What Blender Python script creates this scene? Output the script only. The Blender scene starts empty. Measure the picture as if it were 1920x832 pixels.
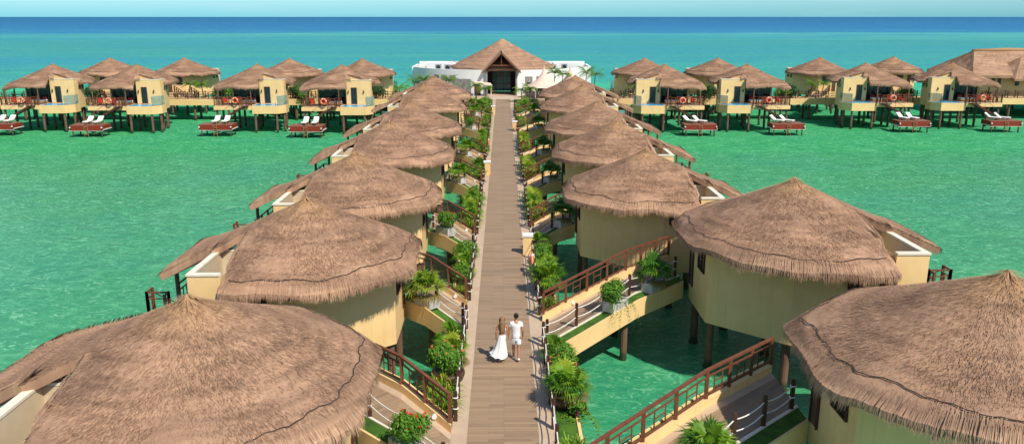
import bpy, bmesh, math, random
from mathutils import Vector, Matrix
R = math.radians
random.seed(7)
scene = bpy.context.scene
col = scene.collection
PI = math.pi
# ------------------------------------------------------------------ camera
CAMZ = 14.0; FPX = 1500.0; PITCH = math.atan(384/1500.0); YAW = R(0.63)
cd = bpy.data.cameras.new('camera'); cam = bpy.data.objects.new('camera', cd); col.objects.link(cam)
cd.sensor_width = 36; cd.lens = 36*FPX/1920; cd.clip_start = 0.1; cd.clip_end = 200000
cam.location = (0, 0, CAMZ); cam.rotation_euler = (PI/2-PITCH, 0, -YAW); scene.camera = cam
def W(px, py, z):
    x = (px-960)/FPX; y = -(py-416)/FPX
    cp, sp = math.cos(PITCH), math.sin(PITCH)
    f = cp + y*sp; u = -sp + y*cp
    dx = x*math.cos(YAW)+f*math.sin(YAW); dy = -x*math.sin(YAW)+f*math.cos(YAW)
    k = (z-CAMZ)/u
    return Vector((dx*k, dy*k, z))
# ------------------------------------------------------------------ light
scene.view_settings.view_transform = 'Standard'; scene.view_settings.look = 'None'
scene.view_settings.exposure = 0.36; scene.view_settings.gamma = 1.0
w = bpy.data.worlds.new('World'); scene.world = w; w.use_nodes = True
nt = w.node_tree; bg = nt.nodes['Background']
sky = nt.nodes.new('ShaderNodeTexSky'); sky.sky_type = 'NISHITA'; sky.sun_disc = False
SUN_EL = 50; SUN_AZ = 142
sky.sun_elevation = R(SUN_EL); sky.sun_rotation = R(SUN_AZ); sky.air_density = 1.0; sky.dust_density = 0.2; sky.ozone_density = 2.0
_tc = nt.nodes.new('ShaderNodeTexCoord'); _sx = nt.nodes.new('ShaderNodeSeparateXYZ'); nt.links.new(_tc.outputs['Generated'], _sx.inputs[0])
_mr = nt.nodes.new('ShaderNodeMapRange'); nt.links.new(_sx.outputs[2], _mr.inputs[0]); _mr.inputs[1].default_value = 0.0; _mr.inputs[2].default_value = 0.09; _mr.inputs[3].default_value = 1.0; _mr.inputs[4].default_value = 0.0
_cn = nt.nodes.new('ShaderNodeTexNoise'); _cn.inputs['Scale'].default_value = 6; _cn.inputs['Detail'].default_value = 6
_mp = nt.nodes.new('ShaderNodeMapping'); _mp.inputs['Scale'].default_value = (1, 1, 14); nt.links.new(_tc.outputs['Generated'], _mp.inputs[0]); nt.links.new(_mp.outputs[0], _cn.inputs[0])
_mx = nt.nodes.new('ShaderNodeMix'); _mx.data_type = 'RGBA'; _mx.blend_type = 'MULTIPLY'; nt.links.new(_mr.outputs[0], _mx.inputs[0]); nt.links.new(sky.outputs[0], _mx.inputs[6]); _mx.inputs[7].default_value = (.20, .60, .98, 1)
_cr = nt.nodes.new('ShaderNodeMapRange'); nt.links.new(_cn.outputs[0], _cr.inputs[0]); _cr.inputs[1].default_value = .52; _cr.inputs[2].default_value = .8; _cr.inputs[3].default_value = 0; _cr.inputs[4].default_value = .35
_mc = nt.nodes.new('ShaderNodeMix'); _mc.data_type = 'RGBA'; nt.links.new(_cr.outputs[0], _mc.inputs[0]); nt.links.new(_mx.outputs[2], _mc.inputs[6]); _mc.inputs[7].default_value = (3.4, 5.4, 6.4, 1)
nt.links.new(_mc.outputs[2], bg.inputs[0]); bg.inputs[1].default_value = 0.115
sd = bpy.data.lights.new('sun', 'SUN'); sun = bpy.data.objects.new('sun', sd); col.objects.link(sun)
sd.energy = 4.1; sd.angle = R(0.6); sd.color = (1.0, 0.93, 0.82)
_d = Vector((math.sin(R(SUN_AZ))*math.cos(R(SUN_EL)), math.cos(R(SUN_AZ))*math.cos(R(SUN_EL)), math.sin(R(SUN_EL))))
sun.rotation_euler = _d.to_track_quat('Z', 'Y').to_euler(); sun.location = (30, -30, 60)
# ------------------------------------------------------------------ materials
MATS = {}
def N(t, k, **kw):
    n = t.nodes.new(k)
    for a, b in kw.items(): setattr(n, a, b)
    return n
def newmat(name):
    m = bpy.data.materials.new(name); m.use_nodes = True; t = m.node_tree
    MATS[name] = m
    return m, t, t.nodes['Principled BSDF']
def mixc(t, fac, a, b, blend='MIX'):
    n = N(t, 'ShaderNodeMix', data_type='RGBA', blend_type=blend)
    for sock, v in ((n.inputs[0], fac), (n.inputs[6], a), (n.inputs[7], b)):
        if isinstance(v, (int, float)): sock.default_value = v
        elif isinstance(v, tuple): sock.default_value = (*v, 1) if len(v) == 3 else v
        else: t.links.new(v, sock)
    return n.outputs[2]
def maprange(t, v, a, b, c=0.0, d=1.0):
    n = N(t, 'ShaderNodeMapRange'); t.links.new(v, n.inputs[0])
    for i, x in enumerate((a, b, c, d)): n.inputs[i+1].default_value = x
    return n.outputs[0]
def math_(t, op, a, b=None, clamp=False):
    n = N(t, 'ShaderNodeMath', operation=op, use_clamp=clamp)
    for i, v in enumerate((a, b)):
        if v is None: continue
        if isinstance(v, (int, float)): n.inputs[i].default_value = v
        else: t.links.new(v, n.inputs[i])
    return n.outputs[0]
def noise(t, vec, scale, detail=4, rough=0.55, dist=0):
    n = N(t, 'ShaderNodeTexNoise'); n.inputs['Scale'].default_value = scale; n.inputs['Detail'].default_value = detail
    n.inputs['Roughness'].default_value = rough; n.inputs['Distortion'].default_value = dist
    if vec is not None: t.links.new(vec, n.inputs['Vector'])
    return n.outputs[0]
def mapping(t, vec, scale=(1, 1, 1), rot=(0, 0, 0)):
    n = N(t, 'ShaderNodeMapping'); t.links.new(vec, n.inputs[0]); n.inputs['Scale'].default_value = scale; n.inputs['Rotation'].default_value = rot
    return n.outputs[0]
def bump(t, b, h, strength, dist=0.02):
    n = N(t, 'ShaderNodeBump'); n.inputs['Strength'].default_value = strength; n.inputs['Distance'].default_value = dist
    t.links.new(h, n.inputs['Height']); t.links.new(n.outputs[0], b.inputs['Normal'])
def simple(name, c1, c2=None, scale=3.0, rough=0.7, bmp=0.15, metal=0.0, stretch=(1, 1, 1), coord='Object', lo=.35, hi=.68, spec=0.3):
    m, t, b = newmat(name)
    tc = N(t, 'ShaderNodeTexCoord'); geo = N(t, 'ShaderNodeNewGeometry')
    v = mapping(t, geo.outputs['Position'] if coord == 'World' else tc.outputs['Object'], stretch)
    n1 = noise(t, v, scale, 6, 0.6)
    t.links.new(mixc(t, maprange(t, n1, lo, hi), c1, c2 or tuple(x*0.8 for x in c1)), b.inputs['Base Color'])
    b.inputs['Roughness'].default_value = rough; b.inputs['Metallic'].default_value = metal
    b.inputs['Specular IOR Level'].default_value = spec
    if bmp: bump(t, b, noise(t, v, scale*6, 4), bmp)
    return m
# stucco with faint rain streaks and blotches
def stucco(name, c, c2):
    m, t, b = newmat(name)
    geo = N(t, 'ShaderNodeNewGeometry'); P = geo.outputs['Position']
    a = maprange(t, noise(t, P, 0.9, 5), .35, .7)
    s = maprange(t, noise(t, mapping(t, P, (5, 5, .35)), 1.0, 5, .65), .52, .8)
    c0 = mixc(t, a, c, c2)
    c1 = mixc(t, math_(t, 'MULTIPLY', s, .35), c0, tuple(x*.62 for x in c2))
    t.links.new(c1, b.inputs['Base Color']); b.inputs['Roughness'].default_value = .88; b.inputs['Specular IOR Level'].default_value = .15
    bump(t, b, noise(t, P, 35, 4), .12)
    return m
stucco('cream_wall', (.84, .575, .27), (.77, .51, .225))
stucco('white_plaster', (.80, .79, .76), (.74, .73, .69))
simple('coping', (.78, .72, .58), (.70, .62, .46), 3)
simple('inner_plaster', (.62, .51, .35), (.56, .45, .30), 2)
simple('dark_wood', (.050, .020, .012), (.085, .034, .020), 5, .6, .3, stretch=(1, 1, .3))
simple('rail_wood', (.135, .045, .022), (.19, .070, .034), 5, .55, .3, stretch=(1, 1, .4))
simple('red_wood', (.27, .035, .015), (.19, .026, .012), 3, .5, .3, stretch=(.5, 5, 5))
simple('sun_deck_top', (.20, .085, .060), (.26, .125, .09), 3, .6, .3, stretch=(6, .6, 1))
simple('pile', (.19, .105, .07), (.11, .062, .042), 2.5, .8, .4, stretch=(1, 1, .5))
simple('rope', (.80, .77, .70), (.62, .58, .50), 14, .9, .5)
simple('cord', (.045, .035, .03), (.07, .05, .04), 8, .9)
simple('white_paint', (.80, .79, .76), (.70, .69, .65), 4, .6)
simple('white_cushion', (.82, .81, .79), (.75, .74, .73), 4, .9)
simple('red_fabric', (.55, .035, .02), (.42, .025, .02), 5, .9)
simple('orange_plastic', (.85, .16, .02), (.78, .13, .02), 5, .45)
simple('planter_white', (.58, .56, .52), (.42, .40, .36), 5, .7)
simple('turf', (.070, .165, .012), (.030, .075, .010), 2.2, .95, .9, coord='World', lo=.3, hi=.7)
simple('tile_border', (.53, .40, .28), (.46, .335, .225), 1.4, .65, .08, coord='World')
simple('grey_stone', (.17, .17, .155), (.30, .29, .26), 4.0, .85, .7, stretch=(1, 1, .5), lo=.42, hi=.58)
simple('bowl_clay', (.085, .040, .025), (.05, .026, .018), 6, .5)
simple('trunk', (.20, .15, .10), (.12, .09, .06), 8, .9, .6, stretch=(1, 1, 3))
simple('wicker', (.45, .27, .12), (.33, .18, .08), 12, .8, .5)
simple('concrete', (.45, .41, .34), (.36, .33, .27), 2, .9)
simple('metal', (.35, .36, .37), (.28, .29, .30), 5, .4, .05, metal=.6)
simple('tent_cloth', (.72, .54, .43), (.66, .48, .38), 1, .85, .1)
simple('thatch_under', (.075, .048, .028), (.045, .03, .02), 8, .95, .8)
simple('skin', (.42, .20, .115), (.38, .175, .10), 6, .5, .05)
simple('hair_blond', (.36, .19, .085), (.17, .08, .035), 20, .55, .5, stretch=(4, 4, .6))
simple('hair_dark', (.018, .011, .008), (.03, .02, .014), 30, .6, .5)
simple('linen', (.80, .79, .76), (.76, .745, .72), 12, .85, .25)
simple('pool_tile', (.10, .36, .50), (.16, .47, .60), 8, .3, 0)
simple('wood_door', (.10, .055, .035), (.15, .085, .05), 4, .5, .2, stretch=(4, 4, .5))
def pile_tide():
    m = MATS['pile']; t = m.node_tree; b = t.nodes['Principled BSDF']; l = b.inputs['Base Color'].links[0].from_socket
    geo = N(t, 'ShaderNodeNewGeometry'); sx = N(t, 'ShaderNodeSeparateXYZ'); t.links.new(geo.outputs['Position'], sx.inputs[0])
    h = math_(t, 'ADD', sx.outputs[2], math_(t, 'MULTIPLY', noise(t, geo.outputs['Position'], 5, 4), .35))
    t.links.new(mixc(t, maprange(t, h, .62, .45), l, (.035, .05, .022)), b.inputs['Base Color'])
pile_tide()
def planks(name, rot=0.0, bw=1.25, rh=.145):
    m, t, b = newmat(name)
    geo = N(t, 'ShaderNodeNewGeometry'); v = mapping(t, geo.outputs['Position'], (1, 1, 1), (0, 0, rot))
    br = N(t, 'ShaderNodeTexBrick'); t.links.new(v, br.inputs['Vector'])
    br.offset = .37; br.offset_frequency = 3
    br.inputs['Color1'].default_value = (.34, .225, .132, 1); br.inputs['Color2'].default_value = (.20, .128, .075, 1)
    br.inputs['Mortar'].default_value = (.17, .12, .08, 1); br.inputs['Scale'].default_value = 1
    br.inputs['Mortar Size'].default_value = .006; br.inputs['Brick Width'].default_value = bw; br.inputs['Row Height'].default_value = rh
    br.inputs['Bias'].default_value = -.15
    g = noise(t, mapping(t, v, (1.6, 22, 1)), 1.0, 6, .65)
    c = mixc(t, maprange(t, g, .3, .75, 0, .38), br.outputs[0], (.39, .28, .18))
    g2 = noise(t, v, .35, 4)
    c = mixc(t, maprange(t, g2, .4, .75, 0, .35), c, (.27, .19, .125))
    t.links.new(c, b.inputs['Base Color']); b.inputs['Roughness'].default_value = .62; b.inputs['Specular IOR Level'].default_value = .25
    bump(t, b, br.outputs[1], -.25, .01)
planks('planks'); planks('planks_walk', R(-45), 1.0, .15)
def thatch(name='thatch', polar=True):
    m, t, b = newmat(name)
    tc = N(t, 'ShaderNodeTexCoord'); O = tc.outputs['Object']; oi = N(t, 'ShaderNodeObjectInfo')
    sx = N(t, 'ShaderNodeSeparateXYZ'); t.links.new(O, sx.inputs[0])
    ang = math_(t, 'ARCTAN2', sx.outputs[1], sx.outputs[0])
    rr = math_(t, 'SQRT', math_(t, 'ADD', math_(t, 'MULTIPLY', sx.outputs[0], sx.outputs[0]), math_(t, 'MULTIPLY', sx.outputs[1], sx.outputs[1])))
    if not polar: ang = math_(t, 'MULTIPLY', sx.outputs[0], .35); rr = math_(t, 'ADD', math_(t, 'ABSOLUTE', sx.outputs[1]), 2.0)
    off = math_(t, 'MULTIPLY', oi.outputs['Random'], 40.0)
    cb = N(t, 'ShaderNodeCombineXYZ'); t.links.new(math_(t, 'MULTIPLY', ang, 11.0), cb.inputs[0]); t.links.new(math_(t, 'MULTIPLY', rr, 3.0), cb.inputs[1]); t.links.new(off, cb.inputs[2])
    fib = noise(t, cb.outputs[0], 5.5, 7, .72, .4)
    cb2 = N(t, 'ShaderNodeCombineXYZ'); t.links.new(math_(t, 'MULTIPLY', ang, .9), cb2.inputs[0]); t.links.new(math_(t, 'MULTIPLY', rr, 2.6), cb2.inputs[1]); t.links.new(off, cb2.inputs[2])
    band = noise(t, cb2.outputs[0], 1.1, 4, .6, .3)
    va = N(t, 'ShaderNodeVectorMath', operation='ADD'); t.links.new(O, va.inputs[0]); t.links.new(cb2.outputs[0], va.inputs[1])
    blot = noise(t, va.outputs[0], .55, 4, .6)
    at = N(t, 'ShaderNodeAttribute'); at.attribute_name = 'rnd'
    c = mixc(t, at.outputs['Fac'], (.28, .158, .096), (.67, .415, .265))
    c = mixc(t, maprange(t, fib, .32, .68, .0, .5), c, (.45, .275, .155))
    c = mixc(t, maprange(t, band, .42, .66, 0, .65), c, (.19, .108, .070))
    c = mixc(t, maprange(t, blot, .45, .72, 0, .55), c, (.25, .150, .098))
    # the weathered crown is more orange
    c = mixc(t, maprange(t, rr, 0.2, 1.5, .55, 0), c, (.55, .33, .15))
    hv = mixc(t, maprange(t, oi.outputs['Random'], 0, 1, 0, .22), c, (.35, .215, .15))
    t.links.new(hv, b.inputs['Base Color']); b.inputs['Roughness'].default_value = .93; b.inputs['Specular IOR Level'].default_value = .1
    bump(t, b, fib, .55, .05)
thatch(); thatch('thatch_ridge', False)
def leafmat(name, a, c, d=None, trans=.25):
    m, t, b = newmat(name)
    at = N(t, 'ShaderNodeAttribute'); at.attribute_name = 'rnd'
    oi = N(t, 'ShaderNodeObjectInfo')
    col_ = mixc(t, at.outputs['Fac'], a, c)
    if d: col_ = mixc(t, maprange(t, at.outputs['Fac'], .86, .97), col_, d)
    t.links.new(col_, b.inputs['Base Color']); b.inputs['Roughness'].default_value = .5; b.inputs['Specular IOR Level'].default_value = .35
    tr = N(t, 'ShaderNodeBsdfTranslucent'); t.links.new(col_, tr.inputs[0]); mx = N(t, 'ShaderNodeMixShader'); mx.inputs[0].default_value = trans
    t.links.new(b.outputs[0], mx.inputs[1]); t.links.new(tr.outputs[0], mx.inputs[2]); t.links.new(mx.outputs[0], t.nodes['Material Output'].inputs[0])
leafmat('leaf_palm', (.045, .16, .008), (.30, .48, .025), (.50, .44, .04), .35)
leafmat('leaf_yellow', (.10, .21, .012), (.36, .42, .03), (.60, .46, .05))
leafmat('leaf_bush', (.035, .13, .010), (.17, .35, .022), (.34, .42, .03), .3)
leafmat('leaf_dark', (.010, .045, .010), (.04, .12, .015))
leafmat('leaf_dry', (.16, .13, .03), (.32, .22, .05))
leafmat('petal_red', (.55, .02, .015), (.85, .06, .03))
leafmat('petal_orange', (.75, .13, .04), (.90, .26, .09))
leafmat('petal_pink', (.60, .05, .20), (.75, .12, .30))
leafmat('petal_yellow', (.75, .50, .02), (.85, .65, .06))
def glass(name, c, rough=.05, metal=0.0, alpha=1.0):
    m, t, b = newmat(name)
    b.inputs['Base Color'].default_value = (*c, 1); b.inputs['Roughness'].default_value = rough; b.inputs['Metallic'].default_value = metal
    tc = N(t, 'ShaderNodeTexCoord')
    c_ = mixc(t, maprange(t, noise(t, tc.outputs['Object'], .8, 3), .4, .6), c, tuple(x*.6 for x in c)); t.links.new(c_, b.inputs['Base Color'])
    if alpha < 1: b.inputs['Alpha'].default_value = alpha
glass('dark_glass', (.02, .028, .03)); glass('aqua_glass', (.16, .42, .40), .05, 0, .45); glass('teal_glass', (.06, .30, .30), .1)
glass('pool_water', (.06, .50, .85), .25)
def watermat():
    m, t, b = newmat('sea_water')
    geo = N(t, 'ShaderNodeNewGeometry'); P = geo.outputs['Position']
    sx = N(t, 'ShaderNodeSeparateXYZ'); t.links.new(P, sx.inputs[0])
    big = noise(t, mapping(t, P, (.35, 1, 1)), .012, 4, .55)
    yv = math_(t, 'MAXIMUM', sx.outputs[1], 5.0)
    v = math_(t, 'DIVIDE', 21.7, yv)                      # sea depth follows the distance off shore
    wob = maprange(t, noise(t, mapping(t, P, (.25, .6, 1)), .010, 5, .6), .3, .7, -.14, .14)
    # wobble proportional to v
    vv = math_(t, 'MULTIPLY', v, math_(t, 'ADD', 1.0, math_(t, 'MULTIPLY', wob, 1.5)))
    vv = math_(t, 'ADD', math_(t, 'MULTIPLY', vv, 2.5), 0.0)
    cr = N(t, 'ShaderNodeValToRGB'); t.links.new(vv, cr.inputs[0]); e = cr.color_ramp.elements
    stops = [(0.0, (.012, .062, .30)), (.050, (.020, .105, .37)), (.070, (.026, .16, .40)), (.078, (.09, .36, .38)), (.11, (.050, .255, .30)),
             (.20, (.050, .29, .30)), (.275, (.045, .32, .28)), (.315, (.045, .45, .235)), (.40, (.040, .35, .13)), (.50, (.038, .29, .10)), (.75, (.040, .285, .105)), (1.0, (.038, .29, .125))]
    e[0].position = 0; e[0].color = (*stops[0][1], 1); e[1].position = 1; e[1].color = (*stops[-1][1], 1)
    for p_, c_ in stops[1:-1]:
        k = e.new(p_); k.color = (*c_, 1)
    far = maprange(t, sx.outputs[1], 110, 200)
    # patches of seagrass and sand under shallow water
    pat = noise(t, mapping(t, P, (.6, 1, 1)), .055, 5, .6, .4)
    c = mixc(t, maprange(t, pat, .48, .72, 0, .45), cr.outputs[0], (.020, .25, .20))
    c = mixc(t, maprange(t, noise(t, P, .11, 4, .6), .5, .75, 0, .30), c, (.10, .42, .14))
    # streaks far out
    st = noise(t, mapping(t, P, (.25, 1.6, 1)), .03, 7, .75)
    c = mixc(t, math_(t, 'MULTIPLY', maprange(t, st, .42, .62, 0, .55), math_(t, 'MULTIPLY', far, maprange(t, sx.outputs[1], 800, 640))), c, (.018, .21, .30))
    st2 = noise(t, mapping(t, P, (.12, .55, 1)), .014, 6, .62, .6)
    c = mixc(t, math_(t, 'MULTIPLY', maprange(t, st2, .46, .60, 0, .75), math_(t, 'MULTIPLY', maprange(t, sx.outputs[1], 160, 260), maprange(t, sx.outputs[1], 760, 640))), c, (.030, .235, .36))
    c = mixc(t, math_(t, 'MULTIPLY', maprange(t, st2, .44, .34, 0, .5), math_(t, 'MULTIPLY', maprange(t, sx.outputs[1], 160, 260), maprange(t, sx.outputs[1], 800, 600))), c, (.06, .36, .28))
    # weedy olive shallows around the club house
    wp = math_(t, 'MULTIPLY', maprange(t, noise(t, mapping(t, P, (.8, 1.2, 1)), .07, 5, .6), .42, .55), math_(t, 'MULTIPLY', maprange(t, sx.outputs[1], 112, 128), maprange(t, sx.outputs[1], 172, 150)))
    wx = maprange(t, math_(t, 'ABSOLUTE', sx.outputs[0]), 36, 22)
    c = mixc(t, math_(t, 'MULTIPLY', math_(t, 'MULTIPLY', wp, wx), .75), c, (.10, .22, .06))
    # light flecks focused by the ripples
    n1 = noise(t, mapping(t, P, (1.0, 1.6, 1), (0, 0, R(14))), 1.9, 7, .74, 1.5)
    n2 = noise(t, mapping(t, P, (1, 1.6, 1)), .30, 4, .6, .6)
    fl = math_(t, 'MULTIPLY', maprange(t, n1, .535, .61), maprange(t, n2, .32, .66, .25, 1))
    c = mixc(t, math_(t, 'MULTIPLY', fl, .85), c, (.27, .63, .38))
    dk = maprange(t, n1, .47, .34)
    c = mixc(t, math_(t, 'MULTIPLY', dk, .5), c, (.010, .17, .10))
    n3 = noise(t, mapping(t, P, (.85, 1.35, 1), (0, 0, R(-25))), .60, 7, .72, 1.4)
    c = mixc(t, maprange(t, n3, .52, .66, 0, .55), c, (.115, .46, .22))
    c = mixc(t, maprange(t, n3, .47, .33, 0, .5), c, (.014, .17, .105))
    # lines of foam on the reef and a few whitecaps
    foam = math_(t, 'MULTIPLY', maprange(t, noise(t, mapping(t, P, (.03, .25, 1)), 1.0, 5, .7), .70, .76), maprange(t, sx.outputs[1], 500, 640))
    c = mixc(t, math_(t, 'MULTIPLY', foam, .5), c, (.45, .62, .66))
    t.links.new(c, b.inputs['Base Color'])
    b.inputs['Roughness'].default_value = .16; b.inputs['IOR'].default_value = 1.33
    t.links.new(maprange(t, sx.outputs[1], 30, 85, .17, .0), b.inputs['Specular IOR Level'])
    h = math_(t, 'ADD', math_(t, 'MULTIPLY', n1, .6), noise(t, mapping(t, P, (1, 2, 1)), 6.0, 5, .65))
    bump(t, b, h, .55, .10)
watermat()
# ------------------------------------------------------------------ mesh builder
class MB:
    def __init__(s): s.v = []; s.f = []; s.r = []
    def add(s, vs, fs, r=.5):
        k = len(s.v); s.v += [tuple(x) for x in vs]; s.f += [tuple(i+k for i in f) for f in fs]
        s.r += r if isinstance(r, list) else [r]*len(vs)
        return s
    def box(s, x0, x1, y0, y1, z0, z1):
        x0, x1 = min(x0, x1), max(x0, x1); y0, y1 = min(y0, y1), max(y0, y1)
        v = [(x, y, z) for z in (z0, z1) for y in (y0, y1) for x in (x0, x1)]
        return s.add(v, [(0, 2, 3, 1), (4, 5, 7, 6), (0, 1, 5, 4), (2, 6, 7, 3), (0, 4, 6, 2), (1, 3, 7, 5)])
    def obox(s, a, b, wdt, hgt, up=Vector((0, 0, 1))):
        a = Vector(a); b = Vector(b); d = (b-a).normalized(); sd_ = d.cross(up)
        if sd_.length < 1e-4: sd_ = d.cross(Vector((1, 0, 0)))
        sd_.normalize(); u = sd_.cross(d)
        v = [p + sd_*(i*wdt/2) + u*(j*hgt/2) for p in (a, b) for j in (-1, 1) for i in (-1, 1)]
        return s.add(v, [(0, 2, 3, 1), (4, 5, 7, 6), (0, 1, 5, 4), (2, 6, 7, 3), (0, 4, 6, 2), (1, 3, 7, 5)])
    def prism(s, poly, z0, z1):
        n = len(poly)
        z0s = z0 if isinstance(z0, list) else [z0]*n; z1s = z1 if isinstance(z1, list) else [z1]*n
        v = [(p[0], p[1], z0s[i]) for i, p in enumerate(poly)] + [(p[0], p[1], z1s[i]) for i, p in enumerate(poly)]
        f = [tuple(range(n))[::-1], tuple(range(n, 2*n))] + [(i, (i+1) % n, n+(i+1) % n, n+i) for i in range(n)]
        return s.add(v, f)
    def cyl(s, a, b, r0, r1=None, n=10, cap=True):
        r1 = r0 if r1 is None else r1
        a = Vector(a); b = Vector(b); d = (b-a).normalized(); x = d.cross(Vector((0, 0, 1)))
        if x.length < 1e-4: x = Vector((1, 0, 0))
        x.normalize(); y = d.cross(x)
        v = [p + (x*math.cos(2*PI*i/n) + y*math.sin(2*PI*i/n))*r for p, r in ((a, r0), (b, r1)) for i in range(n)]
        f = [(i, (i+1) % n, n+(i+1) % n, n+i) for i in range(n)]
        if cap: f += [tuple(range(n))[::-1], tuple(range(n, 2*n))]
        return s.add(v, f)
    def tube(s, pts, r, n=6):
        pts = [Vector(p) for p in pts]; v = []; f = []
        for k, p in enumerate(pts):
            d = (pts[min(k+1, len(pts)-1)]-pts[max(k-1, 0)]).normalized(); x = d.cross(Vector((0, 0, 1)))
            if x.length < 1e-4: x = Vector((1, 0, 0))
            x.normalize(); y = d.cross(x); rr = r[k] if isinstance(r, list) else r
            v += [p + (x*math.cos(2*PI*i/n) + y*math.sin(2*PI*i/n))*rr for i in range(n)]
            if k: f += [((k-1)*n+i, (k-1)*n+(i+1) % n, k*n+(i+1) % n, k*n+i) for i in range(n)]
        f += [tuple(range(n))[::-1], tuple(range((len(pts)-1)*n, len(pts)*n))]
        return s.add(v, f)
    def lathe(s, prof, n=20, c=(0, 0), wob=None):
        v = []; f = []
        for k, (r, z) in enumerate(prof):
            for i in range(n):
                a = 2*PI*i/n; q = r*(wob(a, k) if wob else 1); v.append((c[0]+q*math.cos(a), c[1]+q*math.sin(a), z))
            if k: f += [((k-1)*n+i, (k-1)*n+(i+1) % n, k*n+(i+1) % n, k*n+i) for i in range(n)]
        return s.add(v, f)
    def torus(s, c, ax, Rr, r, n=24, m=8):
        c = Vector(c); ax = Vector(ax).normalized(); x = ax.cross(Vector((0, 0, 1)))
        if x.length < 1e-3: x = Vector((1, 0, 0))
        x.normalize(); y = ax.cross(x); v = []; f = []
        for i in range(n):
            d = x*math.cos(2*PI*i/n)+y*math.sin(2*PI*i/n)
            for j in range(m):
                v.append(c + d*(Rr+r*math.cos(2*PI*j/m)) + ax*(r*math.sin(2*PI*j/m)))
                f.append((i*m+j, ((i+1) % n)*m+j, ((i+1) % n)*m+(j+1) % m, i*m+(j+1) % m))
        return s.add(v, f)
    def build(s, name, mat, parent=None, smooth=False, mir=1, fix=True, rnd=False, bevel=0, loc=None, offs=(0, 0, 0)):
        me = bpy.data.meshes.new(name)
        vs = [(a-offs[0], mir*b-offs[1], c-offs[2]) for a, b, c in s.v]
        me.from_pydata(vs, [], s.f); me.materials.append(MATS[mat])
        if rnd:
            at = me.attributes.new('rnd', 'FLOAT', 'POINT'); at.data.foreach_set('value', s.r)
        if fix:
            bm = bmesh.new(); bm.from_mesh(me); bmesh.ops.recalc_face_normals(bm, faces=bm.faces)
            if bevel: bmesh.ops.bevel(bm, geom=bm.edges[:], offset=bevel, segments=1, affect='EDGES', profile=.5)
            bm.to_mesh(me); bm.free()
        if smooth: me.polygons.foreach_set('use_smooth', [True]*len(me.polygons))
        me.update()
        o = bpy.data.objects.new(name, me); col.objects.link(o)
        if parent: o.parent = parent
        if loc: o.location = loc
        return o
def tag(o, label=None, cat=None, group=None, kind=None):
    for k, v in (('label', label), ('category', cat), ('group', group), ('kind', kind)):
        if v: o[k] = v
    return o
def empty(name, loc=(0, 0, 0), rz=0, label=None, cat=None, group=None):
    o = bpy.data.objects.new(name, None); col.objects.link(o); o.location = loc; o.rotation_euler = (0, 0, rz); o.empty_display_size = .3
    return tag(o, label, cat, group)
KIDS = {}
def kids(o): return [c for c in col.objects if c.parent == o]
def copy_tree(o, parent=None):
    c = o.copy(); col.objects.link(c)
    if parent: c.parent = parent
    if o.name not in KIDS: KIDS[o.name] = kids(o)
    for ch in KIDS[o.name]: copy_tree(ch, c)
    return c
def struct(o): o['kind'] = 'structure'; return o
ORD = ['nearest', 'second', 'third', 'fourth', 'fifth', 'sixth', 'seventh', 'eighth', 'ninth', 'tenth', 'eleventh', 'twelfth', 'thirteenth', 'fourteenth', 'fifteenth', 'sixteenth']
# ------------------------------------------------------------------ sea
m = MB()
xs = [-60000, -4000, -600, -150, 0, 150, 600, 4000, 60000]; ys = [-3000, -200, 0, 60, 150, 400, 1200, 5000, 20000, 90000]
vs = [(x, y, 0) for y in ys for x in xs]
m.add(vs, [(j*len(xs)+i, j*len(xs)+i+1, (j+1)*len(xs)+i+1, (j+1)*len(xs)+i) for j in range(len(ys)-1) for i in range(len(xs)-1)])
struct(m.build('water', 'sea_water'))
# ------------------------------------------------------------------ bungalows
FL = 2.60; APEX = 7.35; RS, RT = 4.45, 4.95
def rnorm(s_, t_):
    a, b = s_/RS, t_/(5.1 if t_ < 0 else 4.6)
    e = math.hypot(a, b)
    o = max(a*math.cos(k*PI/4)+b*math.sin(k*PI/4) for k in range(8))/math.cos(PI/8)
    return .35*e+.65*o
def inroof(s_, t_):
    n = rnorm(s_, t_)
    if s_ > 2.0 and t_ < -.3*s_:                 # cut away over the open patio, with a short tongue
        return s_ < 3.15 and t_ > -.52*s_
    if n <= 1: return True
    if s_ > 0 and t_ > -.3*s_ and s_ < 5.1 and t_ < 4.7:
        return ((s_/5.3)**4 + (t_/4.8)**4) < 1.12
    return False
def rsurf(s_, t_):
    n = rnorm(s_, t_)
    return APEX - 1.97*min(n, 1) - max(0, n-1)*1.25 - .05*math.sin(PI*min(n, 1))
def rlimit(phi):
    c, s_ = math.cos(phi), math.sin(phi); r = .3
    while inroof(r*c, r*s_) and r < 9: r += .02
    return r-.02
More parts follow.
